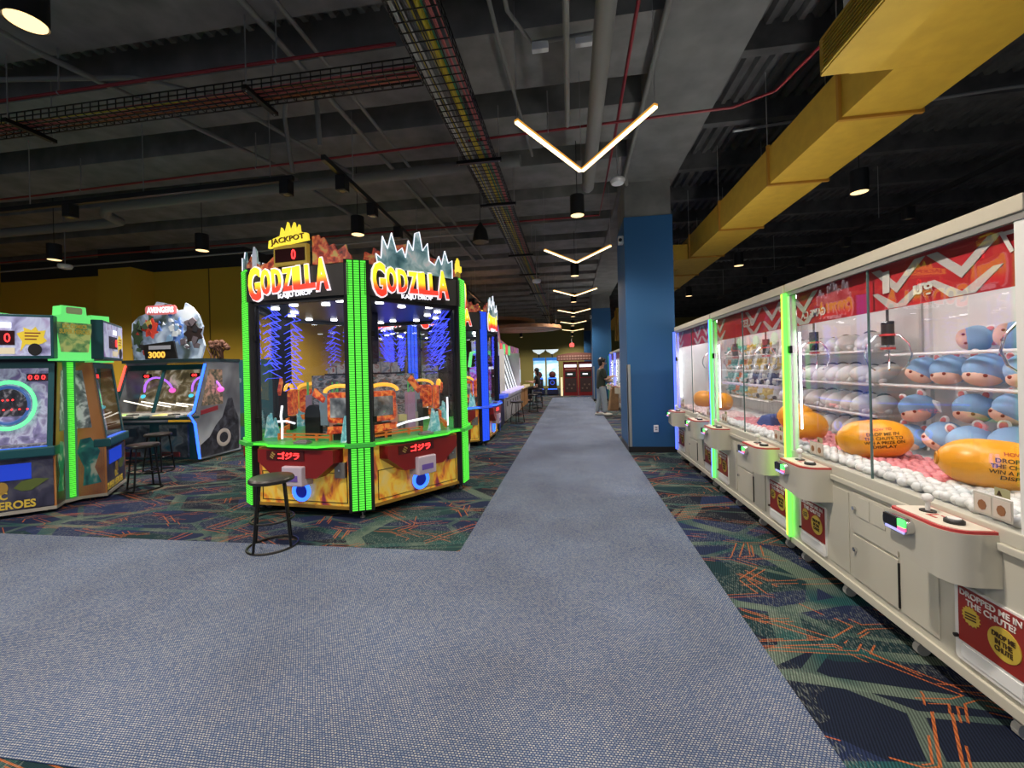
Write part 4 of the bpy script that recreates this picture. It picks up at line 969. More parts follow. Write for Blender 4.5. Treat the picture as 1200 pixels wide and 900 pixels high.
# ---- plush toys (plain generic soft toys)
def ordinal(i): return ['first', 'second', 'third', 'fourth', 'fifth', 'sixth', 'seventh', 'eighth', 'ninth', 'tenth', 'eleventh', 'twelfth', 'thirteenth'][i]
PBLUE = mat('plush_blue', (.29, .50, .76), .9, noise=.15, nscale=40); PPEACH = mat('plush_peach', (.85, .56, .42), .9)
PWHITE = mat('plush_white', (.84, .87, .85), .9, noise=.08, nscale=30); PDARK = mat('plush_dark', (.07, .08, .09), .9); PPINK = mat('plush_pink', (.75, .25, .25), .9)
PYEL = mat('plush_yellow', (.75, .55, .10), .9); PTEAL = mat('plush_teal', (.12, .48, .45), .9); PNAVY = mat('plush_navy', (.05, .08, .25), .9)
POR = mat('plush_orange', (.75, .2, .03), .9)
def blue_plush(x, y, z, s, rz, tilt, label):
    def cap():
        m = MB(); m.ell((0, .012, .012), (1.0, .98, .92), 20, 12); return m
    o = link('plush_toy', cme('bp', cap, PBLUE, 'plush_toy', True)); o.matrix_world = TR((x, y, z)) @ RZ(rz) @ RY(tilt) @ Matrix.Scale(s, 4)
    link('face', cme('bpf', lambda: MB().ell((-.06, -.24, -.40), (.82, .80, .54), 18, 10), PPEACH, 'face', True), o)
    for sx in (-1, 1):
        link('ear', cme('bpe%d' % sx, lambda: MB().ell((sx*.55, .0, .85), (.26, .13, .32), 12, 8), PWHITE, 'ear', True), o)
        link('inner_ear', cme('bpi%d' % sx, lambda: MB().ell((sx*.55, -.08, .86), (.17, .09, .22), 10, 6), PPINK, 'inner_ear', True), o)
        link('eye', cme('bpx%d' % sx, lambda: MB().ell((-.06+sx*.33, -.95, -.28), (.10, .06, .10), 10, 6), mat('plush_eye', (.3, .04, .02), .6), 'eye', True), o)
    link('tassel', cme('bpt', lambda: MB().tube([(.7, .1, .3), (1.05, .05, 0), (1.1, 0, -.6)], [.16, .2, .06], 8), PWHITE, 'tassel', True), o)
    tag(o, label, 'plush toy', 'blue plush toys in the nearest claw machine')
import itertools
for i, (u, z, s, rz, tl) in enumerate(((.22, 1.44, .10, -55, 25), (.42, 1.445, .105, -75, -10), (.66, 1.445, .108, -60, 5), (.9, 1.445, .105, -70, -12))):
    blue_plush(1.70+.80, Y3-u, z, s, R(rz), R(tl), ordinal(i)+' blue plush from the corner post on the upper wire shelf')
for i, (u, v, z, s, rz, tl) in enumerate(((.16, .74, .955, .10, -50, 15), (.2, .76, 1.17, .105, -65, -20), (.42, .76, 1.0, .105, -80, 30), (.55, .82, 1.20, .10, -60, 0), (.64, .72, 1.0, .11, -50, -15), (.86, .76, 1.02, .115, -60, 10), (.80, .82, 1.22, .10, -85, 20), (1.05, .78, 1.0, .11, -60, 0))):
    blue_plush(1.70+v, Y3-u, z, s, R(rz), R(tl), ordinal(i)+' blue plush from the corner post in the lower pile')
for i, (u, tl) in enumerate(((.55, 80), (.78, 95))):
    blue_plush(1.70+.84, Y3-u, 1.64, .085, R(-60), R(tl), ('left' if i == 0 else 'right')+' one of two blue plush lying on the top wire shelf')
def white_plush(x, y, z, s, rz, tilt, label):
    o = link('plush_pillow', cme('wp', lambda: MB().ell((0, 0, 0), (1.7, .95, .8), 18, 10), PWHITE, 'plush_pillow', True)); o.matrix_world = TR((x, y, z)) @ RZ(rz) @ RY(tilt) @ Matrix.Scale(s, 4)
    link('patch', cme('wpp', lambda: MB().ell((1.12, .25, .36), (.5, .62, .42), 14, 8), PDARK, 'patch', True), o)
    for sx in (-1, 1): link('paw', cme('wpw%d' % sx, lambda: MB().ell((-1.0, sx*.6, -.5), (.42, .3, .3), 12, 8), PWHITE, 'paw', True), o)
    tag(o, label, 'plush toy', 'white plush pillows in the middle claw machine')
for r_, (z, nm) in enumerate(((.93, 'bottom pile'), (1.165, 'low shelf'), (1.415, 'middle shelf'), (1.685, 'top shelf'))):
    for i in range(9):
        white_plush(1.70+.79+rnd.uniform(-.02, .02), Y2-.18-.175*i, z, .082, R(25+rnd.uniform(-15, 15)), R(-14+rnd.uniform(-10, 10)), ordinal(8-i)+' white plush from the green light strip on the '+nm)
def small_plush(x, y, z, s, m, colname, label, rz):
    o = link('plush_toy', cme('sp'+colname, lambda: MB().ell((0, 0, 0), (.9, .8, .85), 12, 8).ell((0, 0, .95), (.62, .6, .55), 12, 8), m, 'plush_toy', True)); o.matrix_world = TR((x, y, z)) @ RZ(rz) @ Matrix.Scale(s, 4)
    for sx in (-1, 1):
        link('arm', cme('spa%s%d' % (colname, sx), lambda: MB().ell((sx*.85, -.3, .25), (.45, .25, .22), 10, 6), m, 'arm', True), o)
        link('ear', cme('spe%s%d' % (colname, sx), lambda: MB().ell((sx*.4, 0, 1.45), (.2, .14, .26), 8, 6), m, 'ear', True), o)
    link('belly', cme('spb'+colname, lambda: MB().ell((0, -.45, -.1), (.55, .45, .55), 10, 6), PWHITE if colname != 'white' else PDARK, 'belly', True), o)
    tag(o, label, 'plush toy', 'small plush toys on the far shelves')
for r_, (z, nm) in enumerate(((1.10, 'lowest shelf'), (1.29, 'second shelf'), (1.48, 'third shelf'), (1.68, 'top shelf'))):
    for i in range(11):
        u = 1.62-.145*i
        if i < 6: m, cn = [(PYEL, 'yellow'), (PNAVY, 'navy'), (PYEL, 'yellow'), (PYEL, 'yellow')][r_] if (i+r_) % 3 else (PWHITE, 'white')
        else: m, cn = (PTEAL, 'teal') if (i+r_) % 4 else (POR, 'orange')
        small_plush(1.70+.78, Y1-u, z, .062, m, cn, ordinal(i)+' small plush from the right, '+cn+', on the far window\'s '+nm, R(-60+rnd.uniform(-20, 20)))
tag(MB().add([(-.13, -.1, 0), (.13, -.1, 0), (.15, .1, 0), (-.12, .1, 0), (-.08, -.06, .12), (.08, -.06, .13), (.06, .06, .12), (-.06, .06, .11)], [(0, 1, 2, 3), (4, 7, 6, 5), (0, 4, 5, 1), (1, 5, 6, 2), (2, 6, 7, 3), (3, 7, 4, 0)]).build('plush_cushion', PNAVY, None, False, TR((2.05, 4.62, .86)) @ RZ(.5), .02), 'dark navy cushion lying on the pink balls in the middle claw machine', 'cushion')

# ================================================================== FOUR STATION GAME (far left)
HERO_ART = art('lavender_art', [(.3, (.16, .15, .3)), (.45, (.35, .36, .6)), (.55, (.5, .55, .75)), (.7, (.3, .2, .45))], 4, .35, 3, .8)
NAVY_ART = art('navy_art', [(.3, (.012, .012, .03)), (.5, (.05, .05, .09)), (.6, (.09, .09, .12)), (.75, (.02, .03, .12))], 4, .05, 3, .8)
BACK_ART = art('window_art', [(.3, (.08, .08, .16)), (.45, (.2, .18, .36)), (.55, (.42, .44, .58)), (.7, (.12, .08, .22))], 7, .5, 3, .6)
ORANGE_ART = art('copper_art', [(.3, (.24, .07, .02)), (.5, (.42, .17, .05)), (.7, (.5, .22, .09))], 2, .06, 2, .3)
TEAL_PATCH = art('teal_patch', [(.35, (.01, .08, .10)), (.5, (.03, .2, .2)), (.62, (.4, .42, .36))], 6, .05, 2, .5)
GREEN_SIGN = mat('green_sign', (.10, .5, .12), .4, emit=.75, ecol=(.15, .9, .2))
GOLD = mat('gold_print', (.55, .40, .05), .45, emit=.12, ecol=(.9, .65, .1))
TEAL_T = mat('teal_trim', (.012, .085, .105), .35)
t = thing('four_station_game', 'round game with four stations, teal trim and a bright green sign', 'arcade game', (-6.75, 4.26, 0), R(39.8))
t.scale = (.77, .77, 1)
cc = {}
def Q(name, f, m, a, parent=None, smooth=False, bevel=0, key=None):
    k = key or name
    if k not in cc: cc[k] = f().mesh(name, m, smooth)
    return link(name, cc[k], parent or t, RZ(a) if parent is None else None, bevel)
for i in range(4):
    a = i*PI/2; W = .55
    Q('cabinet', lambda: MB().box(-W, W, -.98, -.3, .07, .66), NAVY_ART, a)
    fr = Q('front_panel', lambda: MB().box(-W+.02, W-.02, -1.0, -.98, .09, .62), NAVY_ART, a)
    if i in (0, 1):
        txt(fr, 'DC', .16, .085, TR((-.02, -1.004, .255)) @ FRONT, GOLD, .002, .03); txt(fr, 'SUPER HEROES', .86, .09, TR((-.09, -1.004, .145)) @ FRONT, GOLD, .002, .03)
    link('blue_niche', cc.setdefault('bn', MB().box(-.4, .3, -1.006, -1.0, .42, .60).mesh('blue_niche', mat('niche_blue', (.01, .02, .15), .3, emit=.5, ecol=(.02, .08, .9)))), fr)
    link('leaf_print', cc.setdefault('lp', MB().prism([(.12, .33), (.2, .40), (.34, .42), (.48, .40), (.38, .34), (.3, .29), (.2, .29)], -1.005, -1.0).mesh('leaf_print', mat('leaf_green', (.10, .14, .03), .6))), fr)
    link('sun_print', cc.setdefault('spn', MB().cyl((.0, -1.006, .34), (.0, -1.0, .34), .07, 16).mesh('sun_print', mat('sun_print', (.4, .25, .05), .6))), fr)
    Q('base_strip', lambda: MB().box(-W-.005, W+.005, -1.01, -.3, .04, .075), mat('base_pale', (.4, .38, .34), .5), a)
    Q('control_shelf', lambda: MB().box(-W-.01, W+.01, -1.06, -.85, .66, .77), TEAL_T, a, bevel=.015)
    Q('shelf_glow', lambda: MB().box(-W+.08, W-.08, -1.04, -.9, .77, .776), mat('blue_panel', (.02, .06, .4), .3, emit=.7, ecol=(.05, .2, 1)), a)
    # side walls with leaning front edge
    for s in (-1, 1):
        x0, x1 = (-W, -W+.025) if s < 0 else (W-.025, W)
        def sw():
            poly = [(-1.0, .07), (-1.0, .77), (-.86, 1.74), (-.30, 1.74), (-.30, .07)]
            v = [(x, y, z) for x in (x0, x1) for y, z in poly]
            return MB().add(v, [tuple(range(5)), tuple(range(9, 4, -1))]+[(j, 5+j, 5+(j+1) % 5, (j+1) % 5) for j in range(5)])
        so = Q('side_wall', sw, ORANGE_ART, a, key='sw%d' % s)
        xo = x0-.004 if s < 0 else x1
        def sg():
            poly = [(-.84, .92), (-.74, 1.64), (-.56, 1.64), (-.52, .92)]
            v = [(x, y, z) for x in (xo, xo+.004) for y, z in poly]
            return MB().add(v, [tuple(range(4)), tuple(range(7, 3, -1))]+[(j, 4+j, 4+(j+1) % 4, (j+1) % 4) for j in range(4)])
        link('side_window', cc.setdefault('sg%d' % s, sg().mesh('side_window', art('grey_window', [(.3, (.04, .05, .06)), (.5, (.16, .18, .2)), (.62, (.5, .52, .55))], 9, .25, 3, .6))), so)
        def sp():
            v = [(x, y, z) for x in (xo, xo+.004) for y, z in ((-.94, .22), (-.86, .42), (-.93, .62), (-.82, .80), (-.70, .78), (-.66, .62), (-.74, .42), (-.72, .2))]
            return MB().add(v, [tuple(range(8)), tuple(range(15, 7, -1))]+[(j, 8+j, 8+(j+1) % 8, (j+1) % 8) for j in range(8)])
        link('side_print', cc.setdefault('spr%d' % s, sp().mesh('side_print', TEAL_PATCH)), so)
    def leanbox(u0, u1, d, z0, z1, th=.02):
        f = lambda z: -1.0+.14*(z-.77)/.97+d
        v = [(u, f(z)+q, z) for u in (u0, u1) for z in (z0, z1) for q in (0, th)]
        return MB().add(v, [(0, 1, 3, 2), (4, 6, 7, 5), (0, 4, 5, 1), (2, 3, 7, 6), (0, 2, 6, 4), (1, 5, 7, 3)])
    Q('window_frame', lambda: (lambda m: (m.add(leanbox(-W, -W+.09, 0, .77, 1.74).v, leanbox(-W, -W+.09, 0, .77, 1.74).f), m.add(leanbox(W-.09, W, 0, .77, 1.74).v, leanbox(W-.09, W, 0, .77, 1.74).f), m.add(leanbox(-W+.09, W-.09, 0, 1.67, 1.74).v, leanbox(-W+.09, W-.09, 0, 1.67, 1.74).f), m)[-1])(MB()), TEAL_T, a)
    Q('glass_pane', lambda: leanbox(-W+.09, W-.09, .008, .77, 1.67, .006), GLASS, a)
    bk = Q('back_panel', lambda: leanbox(-W+.03, W-.03, .22, .77, 1.74), BACK_ART, a)
    MR = TR((0, -.74, 1.25)) @ RX(PI/2-.143)
    link('light_ring', cc.setdefault('lr', MB().torus(.27, .022, 40, 8, MR).mesh('light_ring', mat('ring_green', (.05, .5, .15), .4, emit=1.3, ecol=(.15, 1, .35)), True)), bk)
    link('inner_ring', cc.setdefault('ir', MB().torus(.21, .018, 36, 8, MR).mesh('inner_ring', mat('ring_blue', (.03, .08, .25), .4, emit=.25, ecol=(.1, .3, 1)), True)), bk)
    link('target_disc', cc.setdefault('td', MB().cyl((0, -.745, 1.25), (0, -.72, 1.253), .19, 28).mesh('target_disc', art('disc_art', [(.35, (.01, .01, .012)), (.5, (.04, .04, .05)), (.6, (.3, .3, .34))], 10, .15))), bk)
    dp = link('display', cc.setdefault('dp', leanbox(.17, .40, .2, 1.52, 1.61).mesh('display', RED_DIM)), bk)
    for q in range(3): txt(bk, '0', .04, .055, TR((.215+.07*q, -.708, 1.565)) @ RX(-.143) @ FRONT, RED_LED)
    for q in range(6): link('diode', cc.setdefault('dd', MB().cyl((0, -.775, 0), (0, -.765, 0), .01, 8).mesh('diode', RED_LED)), bk, TR((-.2+.08*q, 0, 1.20+.0*(q % 2))))
    for q in range(3): link('diode', cc['dd'], bk, TR((-.05+.05*q, .01, 1.31)))
    link('floor_tray', cc.setdefault('ft', MB().box(-W+.03, W-.03, -.97, -.7, .77, .80).mesh('floor_tray', art('tray_art', [(.35, (.05, .05, .06)), (.55, (.2, .2, .22)), (.65, (.5, .48, .45))], 14, .1))), bk)
    # header
    hd = Q('header', lambda: MB().box(-W-.01, W+.01, -1.0, -.45, 1.78, 2.28), TEAL_T, a, bevel=.01)
    link('header_art', cc.setdefault('ha', MB().box(-W+.02, W-.02, -1.006, -1.0, 1.81, 2.25).mesh('header_art', HERO_ART)), hd)
    link('burst', cc.setdefault('bu', MB().prism([(.19+(x_-.02)*.68, z_) for x_, z_ in ((.02, 2.06), (.13, 2.09), (.12, 2.13), (.24, 2.10), (.30, 2.14), (.34, 2.09), (.45, 2.10), (.42, 2.02), (.47, 1.98), (.40, 1.95), (.3, 1.93), (.15, 1.94), (.07, 1.86), (.10, 1.97))], -1.012, -1.006).mesh('burst', mat('burst_yellow', (.6, .45, .04), .4, emit=.35, ecol=(1, .75, .05)))), hd)
    for q in range(3): link('print_line', cc.setdefault('pl%d' % q, MB().box(.27, .43-.02*q, -1.014, -1.012, 2.06-.035*q, 2.075-.035*q).mesh('print_line', mat('ink_brown', (.3, .08, .03), .5))), hd)
    link('speaker', cc.setdefault('sk', MB().cyl((.37, -1.014, 1.88), (.37, -1.006, 1.88), .07, 20).mesh('speaker', BLACK)), hd)
    link('display', cc.setdefault('hdp', MB().box(-.28, .17, -1.013, -1.006, 1.93, 2.09).mesh('display', RED_DIM)), hd)
    txt(hd, '0', .06, .1, TR((.10, -1.016, 2.01)) @ FRONT, RED_LED)
    link('label', cc.setdefault('lb1', MB().box(-.05, .14, -1.013, -1.006, 2.12, 2.18).mesh('label', WHITE_LIT)), hd); link('label', cc.setdefault('lb2', MB().box(-.1, .17, -1.013, -1.006, 1.83, 1.9).mesh('label', mat('label_cream', (.6, .55, .4), .5, emit=.3, ecol=(.9, .8, .6)))), hd)
    # diagonal corner: panel, LED strip, green sign
    b = a+PI/4
    Q('corner_panel', lambda: MB().box(-.13, .13, -.86, -.80, .07, 1.76), mat('corner_glass', (.1, .22, .22), .15), b)
    Q('corner_led', lambda: MB().box(-.03, .03, -.90, -.86, .09, 1.74), GREEN_LED, b)
    Q('corner_base', lambda: MB().box(-.14, .14, -.9, -.7, .04, .075), MATS['base_pale'], b)
    gs = Q('green_sign', lambda: MB().add([(x, y, z) for y, k in ((-.75, .8), (-1.0, 1)) for x, z in ((-.24*k, 1.76), (.24*k, 1.76), (.33*k, 2.28), (.16*k, 2.31), (.15*k, 2.42), (-.15*k, 2.42), (-.16*k, 2.31), (-.33*k, 2.28))], [tuple(range(8)), tuple(range(15, 7, -1))]+[(j, 8+j, 8+(j+1) % 8, (j+1) % 8) for j in range(8)]), GREEN_SIGN, b)
    link('sign_face', cc.setdefault('sf', MB().prism([(-.17, 1.86), (.17, 1.86), (.23, 2.22), (-.23, 2.22)], -1.008, -1.0).mesh('sign_face', art('moss_art', [(.35, (.05, .15, .06)), (.5, (.16, .3, .10)), (.62, (.4, .45, .15))], 8, .4))), gs)
    txt(gs, 'DC COMICS', .30, .05, TR((0, -1.012, 2.175)) @ FRONT, GOLD, .002, .03); txt(gs, 'SUPER HEROES', .38, .055, TR((0, -1.012, 2.11)) @ FRONT, GOLD, .002, .03)
    link('crest', cc.setdefault('cr', MB().prism(rrect(.2, .08, .02, cz=2.365), -1.008, -1.0).mesh('crest', mat('crest', (.2, .25, .12), .4, emit=.2, ecol=(.5, .6, .3)))), gs)
    for s in (-.4, .4): 
        Q('caster', lambda: MB().cyl((s-.02, -.9, .025), (s+.02, -.9, .025), .025, 10), BLACKM, a, key='ca%f' % s)
Q('core', lambda: MB().box(-.5, .5, -.5, .5, .08, 1.78), DARK_IN, 0); Q('top_cap', lambda: MB().box(-.62, .62, -.62, .62, 1.78, 2.25), DARK_IN, 0)

# ================================================================== TWO WINDOW GAME with topper board
SIDE_ART = art('silver_art', [(.3, (.10, .11, .13)), (.5, (.26, .29, .32)), (.65, (.40, .44, .48))], 1.5, .05, 2, .5)
BOARD_ART = art('board_art', [(.28, (.02, .03, .03)), (.42, (.10, .13, .12)), (.52, (.25, .32, .45)), (.62, (.5, .6, .75)), (.72, (.55, .62, .7))], 2.4, .35, 3, .8)
t = thing('pusher_game', 'two window game with blue light edge and a picture board on top', 'arcade game', (-8.2, 6.28, 0), R(2.5))
Wd = 1.62; Dp = 1.05
prof = [(0.10, .05), (.02, .70), (-.12, .80), (-.12, .86), (.0, .9), (.26, 1.74), (.26, 1.82), (Dp, 1.82), (Dp, .05)]
def profbox(x0, x1):
    n = len(prof); v = [(x, y, z) for x in (x0, x1) for y, z in prof]
    return MB().add(v, [tuple(range(n)), tuple(range(2*n-1, n-1, -1))]+[(j, n+j, n+(j+1) % n, (j+1) % n) for j in range(n)])
profbox(0, .02).build('side_wall', SIDE_ART, t); so = profbox(Wd-.02, Wd).build('side_wall', SIDE_ART, t)
def sidepoly(poly, m, name, off=.004):
    n = len(poly); v = [(x, y, z) for x in (Wd, Wd+off) for y, z in poly]
    return MB().add(v, [tuple(range(n)), tuple(range(2*n-1, n-1, -1))]+[(j, n+j, n+(j+1) % n, (j+1) % n) for j in range(n)]).build(name, m, so)
sidepoly([(.14, 1.0), (.32, 1.66), (.62, 1.66), (.62, 1.0)], art('side_view', [(.35, (.05, .06, .05)), (.5, (.2, .16, .1)), (.6, (.5, .3, .22))], 9, .25), 'side_window')
sidepoly([(.10, .08), (.10, .3), (.3, .42), (.45, .62), (.6, .75), (.75, 1.1), (.85, 1.1), (.9, .9), (1.0, .7), (1.0, .08)], art('dark_smoke', [(.35, (.012, .014, .02)), (.55, (.05, .055, .07)), (.7, (.1, .12, .15))], 6, 0), 'dark_print')
MBw = MB().torus(.135, .035, 28, 8, TR((Wd+.006, .62, .36)) @ RY(PI/2) @ Matrix.Diagonal((1, 1, .12, 1))).build('wheel_print', mat('wheel_white', (.55, .52, .48), .5), so)
sidepoly([(.12, .84), (.12, .92), (.5, .98), (.5, .90)], mat('swoosh_red', (.3, .03, .04), .4), 'red_print', .006)
MB().box(.02, Wd-.02, .06, .12, .06, .72).build('front_panel', TEAL, t)
for u in (.12, .90):
    f = MB().box(u, u+.55, .02, .06, .1, .68).build('leg_panel', art('leg_art', [(.35, (.02, .03, .05)), (.5, (.08, .1, .13)), (.6, (.2, .22, .25)), (.72, (.02, .12, .2))], 4, .05), t)
    MB().box(u+.2, u+.34, .012, .02, .48, .62).build('coin_box', mat('coin_dark', (.02, .05, .09), .4), f); MB().box(u+.05, u+.4, .0, .03, .12, .2).build('prize_tray', mat('tray_red', (.2, .03, .04), .5), f)
MB().box(.0, Wd, -.1, .1, .78, .84).build('deck', TEAL_T, t, bevel=.01)
for u, m in ((.12, mat('deck_lime', (.3, .55, .05), .4, emit=.9, ecol=(.45, 1, .08))), (.92, mat('deck_amber', (.6, .45, .05), .4, emit=.9, ecol=(1, .75, .1)))):
    p = MB().box(u, u+.5, -.17, .02, .82, .865).build('control_panel', mat('panel_pale', (.5, .5, .46), .4), t, bevel=.01)
    MB().box(u+.03, u+.2, -.15, -.02, .865, .872).build('lit_button', m, p)
    MB().box(u+.33, u+.45, -.15, -.03, .865, .885).build('card_reader', BLACK, p)
def slant(u0, u1, z0, z1, d, th):
    f = lambda z: .0+.26*(z-.9)/.84+d
    v = [(u, f(z)+q, z) for u in (u0, u1) for z in (z0, z1) for q in (0, th)]
    return MB().add(v, [(0, 1, 3, 2), (4, 6, 7, 5), (0, 4, 5, 1), (2, 3, 7, 6), (0, 2, 6, 4), (1, 5, 7, 3)])
for u in (.0, .78, Wd-.05): slant(u, u+.05, .88, 1.74, -.01, .03).build('window_post', TEAL_T, t)
slant(0, Wd, 1.66, 1.76, -.012, .03).build('top_frame', TEAL_T, t); slant(0, Wd, .86, .9, -.012, .03).build('sill', WHITE, t)
for u in (.05, .83): slant(u, u+.73, .9, 1.66, .0, .006).build('glass_pane', GLASS, t)
bk = slant(.02, Wd-.02, .9, 1.74, .4, .02).build('back_panel', art('brown_back', [(.35, (.05, .04, .02)), (.5, (.13, .10, .05)), (.6, (.3, .27, .2)), (.72, (.45, .33, .26))], 6, .9, 3, .6), t)
MB().box(.02, Wd-.02, .0, .5, .86, .9).build('play_floor', art('coin_floor', [(.35, (.08, .06, .05)), (.5, (.25, .22, .2)), (.6, (.5, .45, .4)), (.7, (.3, .05, .05))], 22, .15), t)
for u0 in (.15, 1.15):
    MB().tube([(u0+.24-.30*math.cos(PI*q/12), .52-.05*math.sin(PI*q/12), 1.25+.28*math.sin(PI*q/12)) for q in range(13)], .018, 8).build('neon_arch', mat('neon_violet', (.3, .1, .6), .4, emit=1.4, ecol=(.45, .15, 1)), t, True)
    for sx, m in ((-1, mat('neon_cyan', (.05, .4, .5), .4, emit=1.0, ecol=(.1, .8, 1))), (1, mat('neon_pink', (.6, .1, .4), .4, emit=1.0, ecol=(1, .15, .7)))):
        MB().ell((u0+.24+sx*.3, .5, 1.22+.06*sx), (.07, .03, .05), 12, 6).build('neon_blob', m, t, True)
    dsp = MB().box(u0-.08, u0+.1, .5, .52, 1.52, 1.6).build('display', RED_DIM, t); txt(dsp, '00', .1, .05, TR((u0+.01, .496, 1.56)) @ FRONT, RED_LED)
for q in range(4): MB().bar((.1+.35*q, .12, 1.12-.02*q), (.5+.35*q, .3, .98), .02).build('light_bar', mat('bar_white', (1, .95, .85), .4, emit=1.6, ecol=(1, .93, .8)), t)
def ledline(x, pts, m): 
    mb = MB()
    for p, q in zip(pts, pts[1:]): mb.bar((x, p[0]-.012, p[1]), (x, q[0]-.012, q[1]), .03)
    return mb.build('led_edge', m, t)
ledline(Wd-.01, [(.10, .06), (.02, .70), (-.10, .86), (.0, .92), (.26, 1.76)], BLUE_GLOW)
ledline(.01, [(.12, 1.3), (.26, 1.76)], mat('red_edge', (.6, .03, .03), .4, emit=2.2, ecol=(1, .08, .05)))
MB().box(-.02, Wd+.02, .2, Dp, 1.80, 1.86).build('roof', mat('roof_teal', (.03, .07, .08), .4), t)
pts = [(.12, 1.86), (.08, 2.3), (.10, 2.55), (.24, 2.68), (.38, 2.72), (.42, 2.84), (.56, 2.86), (.62, 2.94), (.74, 2.92), (.96, 2.86), (1.02, 2.76), (1.16, 2.78), (1.2, 2.9), (1.32, 2.82), (1.45, 2.66), (1.53, 2.45), (1.5, 2.3), (1.56, 2.1), (1.48, 1.86)]
bd = MB().prism(pts, .30, .34).build('picture_board', BOARD_ART, t)
MB().prism(rrect(.62, .17, .06, cx=.72, cz=2.78), .27, .30).build('name_plate', mat('plate_red', (.5, .1, .1), .4, emit=.5, ecol=(1, .25, .25)), bd)
txt(bd, 'AVENGERS', .54, .11, TR((.72, .265, 2.78)) @ FRONT, WHITE_LIT, .003, .03)
MB().prism([(.4, 1.87), (.36, 2.14), (.98, 2.2), (1.04, 1.87)], .26, .29).build('score_plate', BLACK, bd)
txt(bd, '3000', .34, .12, TR((.64, .255, 1.95)) @ FRONT, mat('gold_lit', (.7, .4, .05), .4, emit=1.0, ecol=(1, .55, .08)), .003, .03)
MB().box(.48, .92, .254, .26, 2.05, 2.12).build('grey_strip', mat('strip_grey', (.3, .3, .33), .4, emit=.2, ecol=(.7, .7, .8)), bd)
for (cx, cz, rx, rz, m) in ((.5, 2.45, .16, .2, mat('shape_red', (.45, .04, .03), .4, emit=.3, ecol=(1, .1, .05))), (.42, 2.5, .07, .08, mat('shape_gold', (.6, .45, .1), .4, emit=.3, ecol=(1, .8, .2))), (1.06, 2.38, .11, .26, mat('shape_blue', (.08, .15, .4), .4, emit=.3, ecol=(.2, .4, 1))), (1.36, 2.32, .2, .2, mat('shape_dark', (.03, .02, .02), .4)), (.22, 2.35, .12, .26, mat('shape_green', (.04, .09, .04), .5))):
    MB().prism([(cx+rx*(1 if q % 2 else .7)*math.cos(2*PI*q/14), cz+rz*(1 if q % 2 else .7)*math.sin(2*PI*q/14)) for q in range(14)], .28, .30).build('colour_shape', m, bd)
rr = random.Random(21)
pal = [mat('col_%d' % q, cl, .4, emit=.25, ecol=cl) for q, cl in enumerate(((.4, .04, .03), (.06, .12, .35), (.02, .02, .025), (.6, .65, .72), (.5, .38, .1), (.2, .35, .55), (.05, .09, .05), (.12, .1, .12)))]
for q in range(46):
    cx = rr.uniform(.2, 1.42); cz = rr.uniform(2.0, 2.68) if .4 < cx < 1.1 else rr.uniform(1.95, 2.58); s_ = rr.uniform(.03, .09); a0 = rr.random()*6; k_ = rr.randint(3, 6)
    bias = [0, 4, 2, 6] if cx < .55 else ([3, 5, 1, 3] if cx < 1.1 else [2, 7, 3, 2, 5])
    MB().prism([(cx+s_*rr.uniform(.5, 1.3)*math.cos(a0+2*PI*j/k_), cz+s_*rr.uniform(.5, 1.3)*math.sin(a0+2*PI*j/k_)) for j in range(k_)], .266+.0004*q, .30).build('colour_shape', pal[rr.choice(bias)], bd)
for (u, m2) in ((.02, 1), (1.58, 1)):
    rr = random.Random(int(u*10)); mb = MB()
    for q in range(16):
        x = u+rr.uniform(-.12, .14); z = 1.86+rr.random()*.12; mb.cyl((x, .55, 1.86), (x+rr.uniform(-.1, .1), .55+rr.uniform(-.1, .1), z+.2), .012, 5); mb.ell((x+rr.uniform(-.1, .1), .55, z+.2), (.05, .04, .05), 8, 5)
    mb.build('bush_ornament', mat('bush_brown', (.12, .05, .03), .7), t)

# teal cabinet in the corner
t = thing('teal_cabinet', 'teal game cabinet with painted clouds in the yellow corner', 'arcade game', (-8.42, 8.55, 0))
MB().box(0, 1.3, 0, .9, .06, 1.9).build('body', mat('teal_body', (.03, .16, .20), .45), t); MB().box(.02, 1.28, .02, .88, 0, .06).build('plinth', BLACK, t)
for (x, z, s) in ((.12, 1.5, .1), (.3, 1.62, .08), (.2, 1.2, .1), (.7, 1.4, .12)): MB().ell((x, 0, z), (s, .006, s*.45), 16, 8).ell((x+s*.4, 0, z+s*.3), (s*.6, .006, s*.35), 14, 8).build('cloud_print', mat('cloud', (.22, .38, .42), .5), t)
for (x, z, s) in ((.15, .55, .16), (.4, .45, .2), (.85, .5, .2)): MB().ell((x, 0, z), (s, .007, s*.8), 16, 8).build('bush_print', mat('bush_green', (.06, .16, .05), .6), t)

# ================================================================== FAR LEFT ROW (fronts face the walkway, +x)
def rowgame(y, L, label, build):
    t = thing('arcade_cabinet', label, 'arcade game', (-1.82, y, 0), PI/2, 'games along the left side of the walkway'); build(t, L); return t
